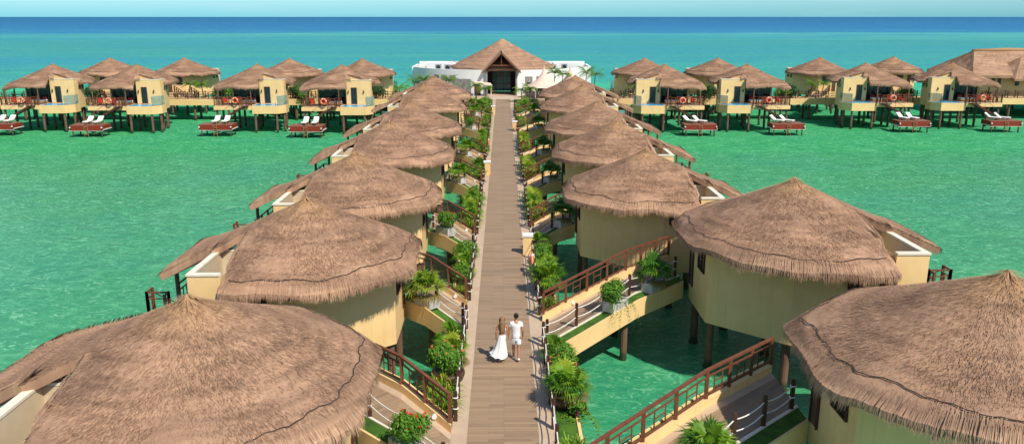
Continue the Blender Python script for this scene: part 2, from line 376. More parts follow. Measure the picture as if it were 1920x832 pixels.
def make_roof(mir, seed):
    rnd = random.Random(seed)
    phs = sorted([2*PI*i/150 for i in range(150)] + [2*PI-math.atan(.3)-.004, 2*PI-math.atan(.3)+.004, 2*PI-math.atan(.52)-.004, 2*PI-math.atan(.52)+.004])
    lim = [rlimit(p) for p in phs]
    verge = [lim[i] < .82*rlimit(phs[i]+.25) or lim[i] < .82*rlimit(phs[i]-.25) for i in range(len(phs))]
    NR = 26; m = MB(); n = len(phs)
    wob = [sum(math.sin(p*k+seed*k*1.3)*.025/k**.5 for k in (3, 5, 8, 13)) for p in phs]
    def hem(i): return min(1.0, 1.0)
    fr = []
    for k in range(NR+1):
        q = (k/NR)**.85
        for i, p in enumerate(phs):
            r = lim[i]*q*(1+wob[i]*.5*q); s_, t_ = r*math.cos(p), r*math.sin(p)
            z = rsurf(s_, t_) + .035*math.sin(s_*2.1+seed)*math.sin(t_*1.7+seed*2)*q + rnd.uniform(-.012, .012)
            d = lim[i]-r
            if rnorm(s_, t_) > .8 and d < .42: z -= .20*(1-d/.42)**2
            m.v.append((s_, t_, z)); m.r.append(rnd.uniform(.3, .65))
            if k: m.f.append(((k-1)*n+i, (k-1)*n+(i+1) % n, k*n+(i+1) % n, k*n+i))
    # hem band, underside
    base = len(m.v); top = NR*n
    for i, p in enumerate(phs):
        x, y, z = m.v[top+i]; m.v.append((x*.985, y*.985, z-.24)); m.r.append(.35)
    for i in range(n): m.f.append((top+i, top+(i+1) % n, base+(i+1) % n, base+i))
    # hanging straw fringe along the eaves
    per = [Vector(m.v[top+i]) for i in range(n)]
    for i in range(n):
        a, b = per[i], per[(i+1) % n]; L = (b-a).length
        vg = L > .9 or (verge[i] and verge[(i+1) % n] and abs(a.x) > 1.5 and rnorm(a.x, a.y) < .75)
        cnt = max(1, int(L/ .0060))
        for _ in range(min(cnt, 60 if vg else 300)):
            u = rnd.random(); q = a.lerp(b, u); out = Vector((q.x, q.y, 0)).normalized()
            tang = Vector((-out.y, out.x, 0)); q0 = q.copy()
            ph_ = math.atan2(q.y, q.x)
            ln = (.10 if vg else .35+.05*math.sin(ph_*9+seed)+.05*math.sin(ph_*31+seed)+.03*math.sin(ph_*77)) * rnd.uniform(.72, 1.12)
            inn = rnd.random()**1.3*.36
            zq = q.z + (.20-.20*(1-inn/.42)**2 if not vg else .03) + inn*.44 + rnd.uniform(.0, .03)
            st_ = Vector((q.x-out.x*inn, q.y-out.y*inn, zq))
            if vg: st_ = q0+Vector((0, 0, .02))
            hangL = max(.06, ln-inn*.35)
            mid = Vector((q.x, q.y, q.z+.015)) + out*rnd.uniform(.02, .07)+tang*rnd.uniform(-.02, .02)
            tip = mid + out*hangL*rnd.uniform(.10, .32) + tang*rnd.uniform(-.05, .05) + Vector((0, 0, -hangL*rnd.uniform(.85, 1.05)))
            sd_ = tang*rnd.uniform(.006, .014)
            rv = rnd.betavariate(1.8, 1.8)*.8+.25
            m.add([st_-sd_*.6, st_+sd_*.6, mid+sd_, mid-sd_, tip], [(0, 1, 2, 3), (3, 2, 4)], min(1, rv))
    # loose straw lying on the slope
    cnt = 0
    while cnt < 42000:
        s_, t_ = rnd.uniform(-5, 5.5), rnd.uniform(-5.3, 5.6)
        if not inroof(s_*1.04, t_*1.04): continue
        r = math.hypot(s_, t_)
        if r < .12: continue
        cnt += 1
        out = Vector((s_, t_, 0)).normalized(); tang = Vector((-out.y, out.x, 0))
        ln = rnd.uniform(.07, .19); s2, t2 = s_+out.x*ln + tang.x*rnd.uniform(-.07, .07), t_+out.y*ln+tang.y*rnd.uniform(-.09, .09)
        if not inroof(s2*1.03, t2*1.03): continue
        z1 = rsurf(s_, t_)+.0; z2 = rsurf(s2, t2)+rnd.uniform(.02, .075)
        for (aa, bb, zz) in ((s_, t_, 0), (s2, t2, 1)):
            pass
        ph = math.atan2(t_, s_) % (2*PI); L0 = lim[min(range(0, n, 3), key=lambda k_: abs(phs[k_]-ph))] if rnorm(s_, t_) > .75 else 99
        if L0 - math.hypot(s2, t2) < .4 and rnorm(s2, t2) > .8: z2 -= .20*(1-max(0, L0-math.hypot(s2, t2))/.42)**2
        if L0 - r < .4 and rnorm(s_, t_) > .8: z1 -= .20*(1-max(0, L0-r)/.42)**2
        wd = rnd.uniform(.005, .011)*tang
        a = Vector((s_, t_, z1)); b = Vector((s2, t2, z2))
        m.add([a-wd, a+wd, b], [(0, 1, 2)], rnd.betavariate(1.6, 1.6))
    # worn tuft at the very top
    for _ in range(90):
        p = rnd.uniform(0, 2*PI); q = Vector((.03*math.cos(p), .03*math.sin(p), APEX+rnd.uniform(0, .10))); o_ = Vector((math.cos(p), math.sin(p), 0))
        tip = q+o_*rnd.uniform(.2, .6)+Vector((0, 0, -rnd.uniform(.10, .26))); wd = Vector((-o_.y, o_.x, 0))*.014
        m.add([q-wd, q+wd, tip], [(0, 1, 2)], rnd.uniform(.4, 1))
    roof = m.build('thatched_roof', 'thatch', None, True, mir, False, True)
    # smooth only the body of the roof
    me = roof.data; nb = NR*n
    me.polygons.foreach_set('use_smooth', [i < nb for i in range(len(me.polygons))])
    # underside
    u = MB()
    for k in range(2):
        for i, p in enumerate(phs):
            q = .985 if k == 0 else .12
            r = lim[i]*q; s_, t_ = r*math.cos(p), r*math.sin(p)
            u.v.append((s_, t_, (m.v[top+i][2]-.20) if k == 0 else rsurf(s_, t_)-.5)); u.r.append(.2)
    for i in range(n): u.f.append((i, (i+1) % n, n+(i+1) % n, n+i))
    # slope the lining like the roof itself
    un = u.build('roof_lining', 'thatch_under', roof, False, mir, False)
    # the dark cord that ties the thatch above the eaves
    c = MB(); pts = []
    ph0, ph1 = R(62), R(291)
    for k in range(170):
        p = ph0+(ph1-ph0)*k/169
        L = rlimit(p); rr = L - .40 + .04*math.sin(p*9+seed)+.035*math.sin(p*23)+.012*math.sin(p*71)
        s_, t_ = rr*math.cos(p), rr*math.sin(p); pts.append((s_, t_, rsurf(s_, t_)+.035+.035*math.sin(s_*2.1+seed)*math.sin(t_*1.7+seed*2)))
    c.tube(pts, .014, 5); c.build('tie_cord', 'cord', roof, False, mir)
    return roof
def framed(parent, name, mir, plane, u0, u1, z0, z1, face, outn, glassmat='dark_glass', frame='dark_wood', fw=.05, bars=0, door=False):
    """window or door on an axis-aligned wall: plane 's' or 't' at value face, outn = +-1 outward"""
    g = MB(); f = MB()
    def b(mb, a0, a1, c0, c1, d0, d1):
        d0, d1 = face+outn*d0, face+outn*d1
        if plane == 's': mb.box(d0, d1, a0, a1, c0, c1)
        else: mb.box(a0, a1, d0, d1, c0, c1)
    b(f, u0, u0+fw, z0, z1, -.02, .06); b(f, u1-fw, u1, z0, z1, -.02, .06)
    b(f, u0+fw, u1-fw, z1-fw, z1, -.02, .06)
    if not door: b(f, u0+fw, u1-fw, z0, z0+fw, -.02, .06)
    for k in range(bars):
        uu = u0+(u1-u0)*(k+1)/(bars+1); b(f, uu-fw/2, uu+fw/2, z0+fw, z1-fw, 0, .05)
    b(g, u0+fw, u1-fw, z0+(0 if door else fw), z1-fw, .004, .02)
    fo = f.build(name, frame, parent, mir=mir); g.build('pane' if not door else 'glazing', glassmat, fo, mir=mir)
    return fo
def make_hut(mir):
    root = empty('thatched_bungalow')
    # walls
    wall = MB()
    oct_ = [(-3.4, 1.4), (-3.4, -1.2), (-1.5, -3.1), (2.06, -3.1), (2.06, .3), (2.0, .3), (2.0, 3.2), (-1.6, 3.2)]
    wall.prism([(-3.4, 1.4), (-3.4, -1.2), (-1.0, -3.25), (.3, -3.9), (2.0, -4.1), (2.0, 2.9), (-1.6, 2.9)], 1.95, [5.32, 5.32, 5.32, 5.10, 5.0, 5.32, 5.32])
    # gable above the patio
    ts = [-4.08+i*.2 for i in range(18)]
    gp = [(t_, rsurf(1.9, t_)-.14) for t_ in ts]
    v = []; f = []
    for x in (1.78, 1.95):
        for t_, z in gp: v.append((x, t_, 4.9)); v.append((x, t_, z))
    k = 2*len(gp)
    for i in range(len(gp)-1):
        f += [(2*i, 2*i+2, 2*i+3, 2*i+1), (k+2*i, k+2*i+2, k+2*i+3, k+2*i+1), (2*i+1, 2*i+3, k+2*i+3, k+2*i+1)]
    f += [(0, 1, k+1, k), (k-2, k-1, 2*k-1, 2*k-2)]
    wall.add(v, f)
    # open-topped patio box on the sea side
    T = .16; zt = 5.62
    wall.prism([(2.003, -4.1), (3.1, -4.1), (3.1, -1.0), (2.003, -1.0)], 1.95, 2.9)
    wall.box(2.003, 3.1, -4.1, -4.1+T, 2.9, zt); wall.box(3.1-T, 3.1, -4.1+T, -1.0-T, 2.9, zt); wall.box(2.003, 3.1, -1.0-T, -1.0, 2.9, zt)
    wall.build('wall', 'cream_wall', root, mir=mir)
    cp = MB(); e = .03
    cp.box(2.01, 3.1+e, -4.1-e, -4.1+T+e, zt, zt+.07); cp.box(3.1-T-e, 3.1+e, -4.1+T+e, -1.0-T-e, zt, zt+.07); cp.box(2.01, 3.1+e, -1.0-T-e, -1.0+e, zt, zt+.07)
    cp.build('parapet_coping', 'coping', root, mir=mir)
    ip = MB(); ip.box(2.004, 2.02, -3.93, -1.17, 2.9, 5.55)
    ip.box(2.02, 2.93, -3.935, -3.92, 2.9, 5.6); ip.box(2.925, 2.935, -3.92, -1.18, 2.9, 5.6); ip.box(2.02, 2.925, -1.18, -1.165, 2.9, 5.6)
    ip.build('patio_lining', 'inner_plaster', root, mir=mir)
    roof = make_roof(mir, 3 if mir > 0 else 11); roof.parent = root
    # windows, doors
    for s0 in (.55, 1.55):
        q = MB(); q.obox((s0, -3.93-(s0-.3)*.118, 4.55), (s0+.55, -3.93-(s0+.25)*.118, 4.55), .06, .42); o = q.build('window', 'dark_wood', root, mir=mir)
        q = MB(); q.obox((s0+.05, -3.965-(s0-.25)*.118, 4.55), (s0+.5, -3.965-(s0+.2)*.118, 4.55), .02, .31); q.build('pane', 'dark_glass', o, mir=mir)
    framed(root, 'tall_window', mir, 's', -.75, .15, 3.75, 4.75, -3.4, -1, bars=1)
    framed(root, 'entrance_door', mir, 's', .85, 1.36, 2.62, 4.75, -3.4, -1, 'wood_door', door=True)
    framed(root, 'patio_door', mir, 's', -2.35, -1.6, 2.72, 4.75, 3.1, 1, 'dark_glass', 'wood_door', door=True)
    framed(root, 'terrace_window', mir, 's', -.7, 2.7, 2.62, 4.85, 2.0, 1, 'dark_glass', bars=2, door=True)
    for t_ in (-3.2, -1.25):
        sc = MB(); sc.box(3.1, 3.16, t_-.05, t_+.05, 4.05, 4.4); sc.lathe([(0, 4.02), (.05, 4.06), (.09, 4.25), (.0, 4.27)], 8, (3.22, t_)); sc.build('wall_lamp', 'dark_wood', root, mir=mir)
    # terrace
    d = MB(); d.prism([(2.003, -.97), (3.08, -.97), (3.08, -.57), (5.6, -.57), (5.6, 4.2), (2.6, 4.2), (2.003, 3.4)], 2.12, FL-.03); d.build('terrace', 'cream_wall', root, mir=mir)
    d = MB(); d.prism([(2.01, -.95), (3.1, -.95), (3.1, -.55), (5.55, -.55), (5.55, 4.15), (2.65, 4.15), (2.04, 3.38)], FL-.03, FL+.02); d.build('terrace_floor', 'tile_border', root, mir=mir)
    # plunge pool
    p = MB(); pz0, pz1 = 1.62, FL+.02
    outer = [(3.103, -4.6), (4.4, -4.6), (5.6, -3.8), (5.6, -.6), (3.103, -.6)]
    p.prism(outer, pz0, pz1-.35)
    def wseg(a, b, w_=.18):
        a = Vector((*a, 0)); b = Vector((*b, 0)); nn = (b-a).normalized(); nn = Vector((-nn.y, nn.x, 0))*w_
        p.prism([(a.x, a.y), (b.x, b.y), (b.x+nn.x, b.y+nn.y), (a.x+nn.x, a.y+nn.y)], pz1-.352, pz1)
    for i in range(5): wseg(outer[i], outer[(i+1) % 5])
    p.build('plunge_pool', 'cream_wall', root, mir=mir)
    q = MB(); q.prism([(3.26, -4.44), (4.34, -4.44), (5.50, -3.72), (5.50, -.76), (3.26, -.76)], pz1-.34, pz1+.012); q.build('pool_surface', 'pool_water', root, mir=mir)
    g = MB(); g.box(3.35, 4.38, -4.56, -4.53, pz1+.004, pz1+1.15); g.obox((4.42, -4.53, pz1+.6), (5.52, -3.8, pz1+.6), .03, 1.15); g.build('glass_screen', 'aqua_glass', root, mir=mir)
    # terrace railing
    rl = MB(); pts = [(5.5, -.52), (5.5, -.16), (6.34, -.16), (6.34, .34)], [(5.5, .75), (5.5, 4.1), (2.7, 4.1), (2.12, 3.38)]
    for run in pts[:2]:
        for a, b in zip(run, run[1:]):
            a = Vector((*a, 0)); b = Vector((*b, 0)); L = (b-a).length; nseg = max(1, round(L/1.0))
            for i in range(nseg+1):
                q_ = a.lerp(b, i/nseg); rl.box(q_.x-.045, q_.x+.045, q_.y-.045, q_.y+.045, FL, FL+1.12)
            for zz, hh in ((1.08, .06), (.82, .035), (.14, .04)): rl.obox(a+Vector((0, 0, FL+zz)), b+Vector((0, 0, FL+zz)), .05, hh)
            ns = max(2, int(L/.33))
            for i in range(ns):
                q_ = a.lerp(b, (i+.5)/ns); rl.box(q_.x-.017, q_.x+.017, q_.y-.017, q_.y+.017, FL+.15, FL+.82)
    rl.obox((5.57, -3.7, FL+.33), (5.57, -.6, FL+.33), .03, .03)
    for t_ in (-3.6, -2.6, -1.6, -.62): rl.box(5.55, 5.59, t_-.02, t_+.02, FL-.1, FL+.36)
    rl.build('terrace_railing', 'rail_wood', root, mir=mir)
    for (s_, t_) in ((5.0, -.4), (5.0, 3.7), (2.6, 3.95)):
        q = MB(); zt_ = rsurf(s_, t_)-.3; q.cyl((s_, t_, FL), (s_, t_, zt_), .09, .08, 10); q.build('roof_post', 'pile', root, mir=mir)
    # stair to the sun platform
    st = MB(); a = Vector((5.98, .3, FL)); b = Vector((6.15, 2.6, 1.35))
    for off in (-.38, .38): st.obox(a+Vector((off, -.05, -.1)), b+Vector((off, .1, -.1)), .06, .24)
    for i in range(9):
        q_ = a.lerp(b, (i+.5)/9); st.box(q_.x-.36, q_.x+.36, q_.y-.14, q_.y+.14, q_.z-.05, q_.z)
    st.box(5.603, 6.35, -.2, .45, FL-.12, FL)
    for off in (.36,):
        st.tube([a+Vector((off, 0, -.1)), a+Vector((off, 0, .95)), b+Vector((off, 0, .95)), b+Vector((off, 0, -.1))], .022, 5)
        st.tube([a.lerp(b, .5)+Vector((off, 0, 0)), a.lerp(b, .5)+Vector((off, 0, .95))], .018, 5)
    st.build('stair', 'dark_wood', root, mir=mir)
    # piles
    for (s_, t_) in ((-3.15, 1.2), (-3.15, -1.05), (-.95, -2.95), (.8, -3.6), (-1.5, 2.6), (.7, 2.6), (-.6, 0), (2.6, -3.8), (2.3, -.6), (2.3, 2.7)):
        q = MB(); q.cyl((s_, t_, -2.4), (s_, t_, 1.97), .155, .155, 12); q.cyl((s_, t_, -.02), (s_, t_, .10), .19, .19, 12); q.build('support_pile', 'pile', root, smooth=False, mir=mir)
    for (s_, t_) in ((4.3, -4.3), (5.35, -3.6), (5.35, -.9)):
        q = MB(); q.cyl((s_, t_, -2.4), (s_, t_, 1.64), .15, .15, 12); q.build('support_pile', 'pile', root, mir=mir)
    for (s_, t_) in ((5.25, 3.9), (3.0, 3.9)):
        q = MB(); q.cyl((s_, t_, -2.4), (s_, t_, 2.14), .15, .15, 12); q.build('support_pile', 'pile', root, mir=mir)
    return root
hutR = make_hut(1); hutL = make_hut(-1)
VAR = {}
for mir_, h_ in ((1, hutR), (-1, hutL)):
    own = [o for o in kids(h_) if o.name.startswith('thatched_roof')][0]
    VAR[mir_] = [(own.data, {k_.name.split('.')[0]: k_.data for k_ in kids(own)})]
    for sd2 in (5, 8):
        r2 = make_roof(mir_, sd2+mir_); ks = kids(r2); VAR[mir_].append((r2.data, {k_.name.split('.')[0]: k_.data for k_ in ks}))
        for k_ in ks+[r2]: bpy.data.objects.remove(k_)
def vary_roof(o, mir_, i):
    d, sub = VAR[mir_][i % 3]
    for ch in kids(o):
        if ch.name.startswith('thatched_roof'):
            ch.data = d
            for g in kids(ch): g.data = sub[g.name.split('.')[0]]
# positions measured from the roof peaks
HUTS = []
usedR = usedL = False
def place_hut(x, y, rz, mir, label, group, sc=1.0, scz=1.0, dz=0):
    global usedR, usedL
    if mir > 0: o = copy_tree(hutR) if usedR else hutR; usedR = True
    else: o = copy_tree(hutL) if usedL else hutL; usedL = True
    o.location = (x, y, dz); o.rotation_euler = (0, 0, rz); o.scale = (sc, sc, scz)
    tag(o, label, 'bungalow', group); HUTS.append(o); vary_roof(o, mir, len(HUTS))
    if sc == 1.14: o.scale = (1.07, 1.14, scz)
    if sc == 1.22: o.scale = (1.20, 1.08, scz)
    return o
Lp = [(352, 557), (573, 372), (665, 287), (731, 226), (767, 191), (794, 160), (813, 143)]
Rp = [(1890, 512), (1490, 336), (1211, 280), (1155, 225), (1119, 190), (1092, 160), (1079, 142)]
LC, RC = [], []
OL = ['nearest', 'second', 'third', 'fourth', 'fifth', 'sixth', 'farthest']
for i, (px, py) in enumerate(Lp):
    c = W(px, py, APEX); LC.append(c)
    place_hut(c.x, c.y, PI, -1, ('large thatched bungalow filling the bottom left corner of the photo' if i == 0 else 'thatched bungalow left of the boardwalk, %s from the camera' % OL[i]), 'thatched bungalows left of the boardwalk', 1.06 if i == 0 else 1)
for i, (px, py) in enumerate(Rp):
    c = W(px, py, APEX*(1.04 if i < 2 else 1)); RC.append(c)
    s_ = (1.22, 1.14)[i] if i < 2 else 1.0
    place_hut(c.x, c.y, 0, 1, ('big thatched bungalow cut by the bottom right corner of the photo', 'big wide-roofed bungalow on the right whose ramp starts beside the couple')[i] if i < 2 else 'thatched bungalow right of the boardwalk, %s from the camera' % OL[i],
              'thatched bungalows right of the boardwalk', s_, 1.04 if i < 2 else 1)
FZ = .75
def far_centre(px, py): return W(px, py, APEX+FZ)
FLf = [(98, 119.5), (256, 122), (482, 121), (641, 124)]
FRf = [(1246, 121.5), (1401, 120.6), (1625, 115.6), (1786, 115.4)]
BLf = [(205.5, 108.5), (345, 109), (542, 112), (679, 113)]
BRf = [(1209, 110), (1346, 109), (1538, 107), (1676, 103.5)]
FLc = [far_centre(*p) for p in FLf]; FRc = [far_centre(*p) for p in FRf]
BLc = [far_centre(*p) for p in BLf]; BRc = [far_centre(*p) for p in BRf]
# each arm of the jetty is straight: even out the distances
for L_, y_ in ((FLc, 105.3), (FRc, 105.3), (BLc, 121.5), (BRc, 121.5)):
    for c in L_: k = (y_*.6+c.y*.4)/c.y; c.x *= k; c.y *= k
SIDE = ['outermost', 'second', 'third', 'innermost']
for i, c in enumerate(FLc): place_hut(c.x, c.y, -PI/2, -1, 'pool bungalow facing us on the far left jetty, %s from the left edge' % ['first', 'second', 'third', 'fourth'][i], 'sea-facing bungalows on the far left jetty', .98, 1, FZ)
for i, c in enumerate(FRc): place_hut(c.x, c.y, -PI/2, 1, 'pool bungalow facing us on the far right jetty, %s from the club house' % ['first', 'second', 'third', 'fourth'][i], 'sea-facing bungalows on the far right jetty', .98, 1, FZ)
for i, c in enumerate(BLc): place_hut(c.x, c.y, PI/2, 1, 'bungalow turned away behind the far left jetty, %s from the left edge' % ['first', 'second', 'third', 'fourth'][i], 'bungalows behind the far left jetty', .98, 1, FZ)
for i, c in enumerate(BRc): place_hut(c.x, c.y, PI/2, -1, 'bungalow turned away behind the far right jetty, %s from the club house' % ['first', 'second', 'third', 'fourth'][i], 'bungalows behind the far right jetty', .98, 1, FZ)
# ------------------------------------------------------------------ sun platforms, loungers, life rings, terrace furniture
def make_platform():
    root = empty('sun_platform')
    m = MB(); m.box(-1.15, 1.15, -2.3, 2.3, 1.2, 1.26); m.build('deck_top', 'sun_deck_top', root)
    m = MB(); m.box(-1.15, 1.15, -2.3, 2.3, .55, 1.198); m.build('skirt', 'red_wood', root)
    m = MB()
    for y in (-2.36, 2.36): m.box(-1.15, 1.15, y-.04, y+.04, .62, .70)
    m.box(1.16, 1.20, -2.35, 2.35, .49, .52)
    for y in (-2.2, 2.2): m.cyl((1.2, y-.0, .95), (1.35, y, .95), .09, .09, 8)
    m.build('bumper', 'white_paint', root)
    for x, y in ((-.95, -2.0), (-.95, 2.0), (.95, -2.0), (.95, 2.0), (0.9, 0)):
        q = MB(); q.cyl((x, y, -1), (x, y, .56), .10, .10, 8); q.build('leg', 'pile', root)
    m = MB()
    for y in (-.25, .25): m.cyl((1.24, y, -.3), (1.24, y, 1.2), .025, .025, 6)
    for z in (.1, .35, .6, .85, 1.05): m.box(1.2, 1.27, -.25, .25, z-.02, z+.02)
    m.build('ladder', 'wicker', root)
    return root
def make_lounger():
    root = empty('sun_lounger')
    m = MB(); m.box(-.65, .65, -.32, .32, .24, .29)
    for x in (-.55, .55):
        for y in (-.28, .28): m.box(x-.03, x+.03, y-.03, y+.03, 0, .25)
    m.obox((-.6, 0, .28), (-1.15, 0, .72), .64, .04); m.build('frame', 'wicker', root)
    m = MB(); m.box(-.58, .68, -.31, .31, .292, .38); m.build('seat_cushion', 'white_cushion', root, bevel=.02)
    m = MB(); m.obox((-.58, 0, .37), (-1.16, 0, .83), .62, .09); m.build('back_cushion', 'white_cushion', root, bevel=.02)
    return root
def make_ring():
    root = empty('life_ring')
    m = MB(); m.torus((0, 0, 0), (1, 0, 0), .30, .085, 24, 8); m.build('ring', 'orange_plastic', root, True)
    m = MB()
    for a in range(4):
        t_ = a*PI/2+.4; m.cyl((0, math.cos(t_-.10)*.30, math.sin(t_-.10)*.30), (0, math.cos(t_+.10)*.30, math.sin(t_+.10)*.30), .09, .09, 10)
    m.torus((0, 0, 0), (1, 0, 0), .39, .012, 24, 5); m.build('band', 'white_paint', root)
    return root
def make_chair():
    root = empty('armchair')
    m = MB(); m.box(-.3, .3, -.3, .3, .30, .36)
    for x in (-.27, .27):
        for y in (-.27, .27): m.box(x-.025, x+.025, y-.025, y+.025, 0, .62 if x > 0 else .85)
    for y in (-.27, .27): m.box(-.3, .3, y-.03, y+.03, .58, .62)
    m.box(-.31, -.26, -.3, .3, .4, .88); m.build('frame', 'red_wood', root)
    m = MB(); m.box(-.25, .28, -.24, .24, .362, .46); m.box(-.26, -.16, -.24, .24, .46, .85); m.build('cushion', 'red_fabric', root, bevel=.015)
    return root
def make_table():
    root = empty('side_table')
    m = MB(); m.cyl((0, 0, .68), (0, 0, .72), .36, .36, 16); m.build('tabletop', 'red_wood', root)
    m = MB(); m.cyl((0, 0, 0), (0, 0, .68), .04, .04, 8); m.cyl((0, 0, 0), (0, 0, .03), .22, .2, 12); m.build('pedestal', 'dark_wood', root)
    return root
def make_daybed():
    root = empty('daybed')
    m = MB(); m.box(-.5, .5, -1.0, 1.0, .12, .34); m.build('base', 'wicker', root)
    m = MB(); m.box(-.47, .47, -.97, .97, .342, .5); m.build('mattress', 'white_cushion', root, bevel=.03)
    for y in (-.7, .7): m = MB(); m.box(-.46, -.2, y-.22, y+.22, .5, .82); m.build('pillow', 'red_fabric', root, bevel=.03)
    return root
PROTO = {}
def inst(key, fn, loc, rz, label, cat, group=None, sc=1.0):
    if key not in PROTO: o = fn(); PROTO[key] = o
    else: o = copy_tree(PROTO[key])
    o.location = loc; o.rotation_euler = (0, 0, rz); o.scale = (sc,)*3 if not isinstance(sc, tuple) else sc
    return tag(o, label, cat, group)
def hutpt(c, sdir, tdir, s_, t_, z): return (c[0]+sdir[0]*s_+tdir[0]*t_, c[1]+sdir[1]*s_+tdir[1]*t_, z)
def seaside(c, sdir, tdir, where, rz, furn=True, tilt=0):
    tag_ = where
    PT = 3.0 if furn else 4.2; PZ = .3 if furn else 0
    inst('plat', make_platform, hutpt(c, sdir, tdir, 7.6, PT, PZ), rz, 'red-brown sun platform %s' % tag_, 'platform', 'sun platforms over the water', (.9, .86, .93))
    for k, t_ in enumerate((PT-.9, PT+.2)):
        inst('lounge', make_lounger, hutpt(c, sdir, tdir, 7.55, t_ + (.1 if k else 0), 1.26*.93+PZ), rz+(0 if not tilt else tilt), '%s white lounger on the platform %s' % ('left' if (k == 0) == (tdir[0] > 0) else 'right', tag_), 'sun lounger', 'white loungers on the sun platforms')
    if furn:
        inst('ring', make_ring, hutpt(c, sdir, tdir, 5.83, 1.3, FL+1.45), rz, 'orange life ring on the terrace rail %s' % tag_, 'life ring', 'orange life rings on the terraces')
        inst('chair', make_chair, hutpt(c, sdir, tdir, 4.4, 3.0, FL+.77), rz+.5, 'outer red armchair on the terrace %s' % tag_, 'armchair', 'red terrace armchairs')
        inst('chair', make_chair, hutpt(c, sdir, tdir, 4.6, 1.4, FL+.77), rz-.4, 'stairside red armchair on the terrace %s' % tag_, 'armchair', 'red terrace armchairs')
        inst('table', make_table, hutpt(c, sdir, tdir, 4.3, 2.2, FL+.77), 0, 'round red table on the terrace %s' % tag_, 'table', 'round terrace tables')
        inst('bed', make_daybed, hutpt(c, sdir, tdir, 3.4, .6, FL+.77), rz, 'white red-pillowed daybed on the terrace %s' % tag_, 'daybed', 'white daybeds on the terraces')
for i, c in enumerate(FLc): seaside(c, (0, -1), (-1, 0), 'of the %s bungalow on the far left jetty' % ['first', 'second', 'third', 'fourth'][i], -PI/2)
for i, c in enumerate(FRc): seaside(c, (0, -1), (1, 0), 'of the %s bungalow on the far right jetty' % ['first', 'second', 'third', 'fourth'][i], -PI/2, tilt=[.75, .75, .3, .8][i])
seaside(LC[0], (-1, 0), (0, 1), 'at the left edge beside the nearest bungalow', PI, False)
# ------------------------------------------------------------------ boardwalk
DK = 2.10; YA, YB = 6.0, 126.0
m = MB(); m.box(-1.08, 1.02, YA, YB, DK-.10, DK); struct(m.build('boardwalk', 'planks'))
m = MB(); m.box(-1.56, -1.083, YA, YB, DK-.10, DK-.002); m.box(1.023, 1.56, YA, YB, DK-.10, DK-.002); struct(m.build('boardwalk_edge_paving', 'tile_border'))
m = MB(); m.box(-1.55, 1.55, YA, YB, DK-.75, DK-.104); struct(m.build('boardwalk_beam', 'cream_wall'))
for y in range(10, 124, 6):
    m = MB()
    for x in (-1.1, 1.1): m.cyl((x, y, -1.5), (x, y, DK-.74), .16, .16, 10)
    struct(m.build('boardwalk_pile', 'pile'))
# walkway definitions: side, y0 (rope line at the path), slope, x end, floor height there
WALKS = []
y0L = [19.0, 29.7, 40.7, 54.6, 66.2, 82.3, 94.6]
y0R = [15.4, 27.9, 42.2, 54.6, 66.6, 82.4, 94.8]
for i in range(7): WALKS.append((-1, y0L[i], 1.0, abs(LC[i].x)-3.35*(1.06 if i == 0 else 1), FL, i))
for i in range(7):
    if i == 0: WALKS.append((1, y0R[i], .88, RC[i].x-3.4*1.22, FL*1.04, i))
    elif i == 1: WALKS.append((1, y0R[i], 1.0, RC[i].x-3.4*1.14, FL*1.04, i))
    else: WALKS.append((1, y0R[i], 1.0, RC[i].x-3.35, FL, i))
def rope_run(parent_label, pts, group=None):
    """posts at the points, two sagging white ropes between them"""
    root = empty('rope_fence', pts[0]); tag(root, parent_label, 'rope fence', group)
    o = Vector(pts[0])
    for p in pts:
        p = Vector(p)-o; q = MB(); q.box(p.x-.055, p.x+.055, p.y-.055, p.y+.055, p.z-.02, p.z+.95); q.box(p.x-.045, p.x+.045, p.y-.045, p.y+.045, p.z+.95, p.z+.98)
        q.build('post', 'dark_wood', root)
    for zz in (.78, .42):
        for a, b in zip(pts, pts[1:]):
            a = Vector(a)-o; b = Vector(b)-o; q = MB(); pp = []
            for k in range(9):
                u = k/8; c = a.lerp(b, u); c.z += zz-.10*4*u*(1-u); pp.append(c)
            q.tube(pp, .020, 5); q.build('rope', 'rope', root)
    q = MB()
    for e_ in (pts[0], pts[-1]):
        e_ = Vector(e_)-o
        for zz in (.78, .42): q.torus(e_+Vector((0, 0, zz)), (0, 0, 1), .075, .022, 10, 5)
    q.build('rope_knot', 'rope', root)
    return root
def balustrade(label, pts, group, h=1.0):
    root = empty('wooden_balustrade', pts[0]); tag(root, label, 'balustrade', group); o = Vector(pts[0])
    P = [Vector(p)-o for p in pts]
    for a, b in zip(P, P[1:]):
        for zz, ww, hh in ((h, .10, .07), (h-.22, .04, .045), (.12, .05, .06)):
            q = MB(); q.obox(a+Vector((0, 0, zz)), b+Vector((0, 0, zz)), ww, hh); q.build('hand_rail' if zz == h else 'rail', 'rail_wood', root)
        L = (b-a).length; n = max(1, round(L/1.35))
        for i in range(n+1):
            if i == 0 and (a-P[0]).length > .1: continue
            c = a.lerp(b, i/n); q = MB(); q.box(c.x-.05, c.x+.05, c.y-.05, c.y+.05, c.z, c.z+h-.02); q.build('post', 'rail_wood', root)
        for i in range(n):
            q = MB(); c0 = a.lerp(b, i/n); c1 = a.lerp(b, (i+1)/n)
            for u in (.33, .67):
                c = c0.lerp(c1, u); q.box(c.x-.018, c.x+.018, c.y-.018, c.y+.018, c.z+.12, c.z+h-.22)
            q.obox(c0.lerp(c1, .33)+Vector((0, 0, .45)), c0.lerp(c1, .67)+Vector((0, 0, .45)), .03, .03)
            q.build('baluster_panel', 'rail_wood', root)
    return root
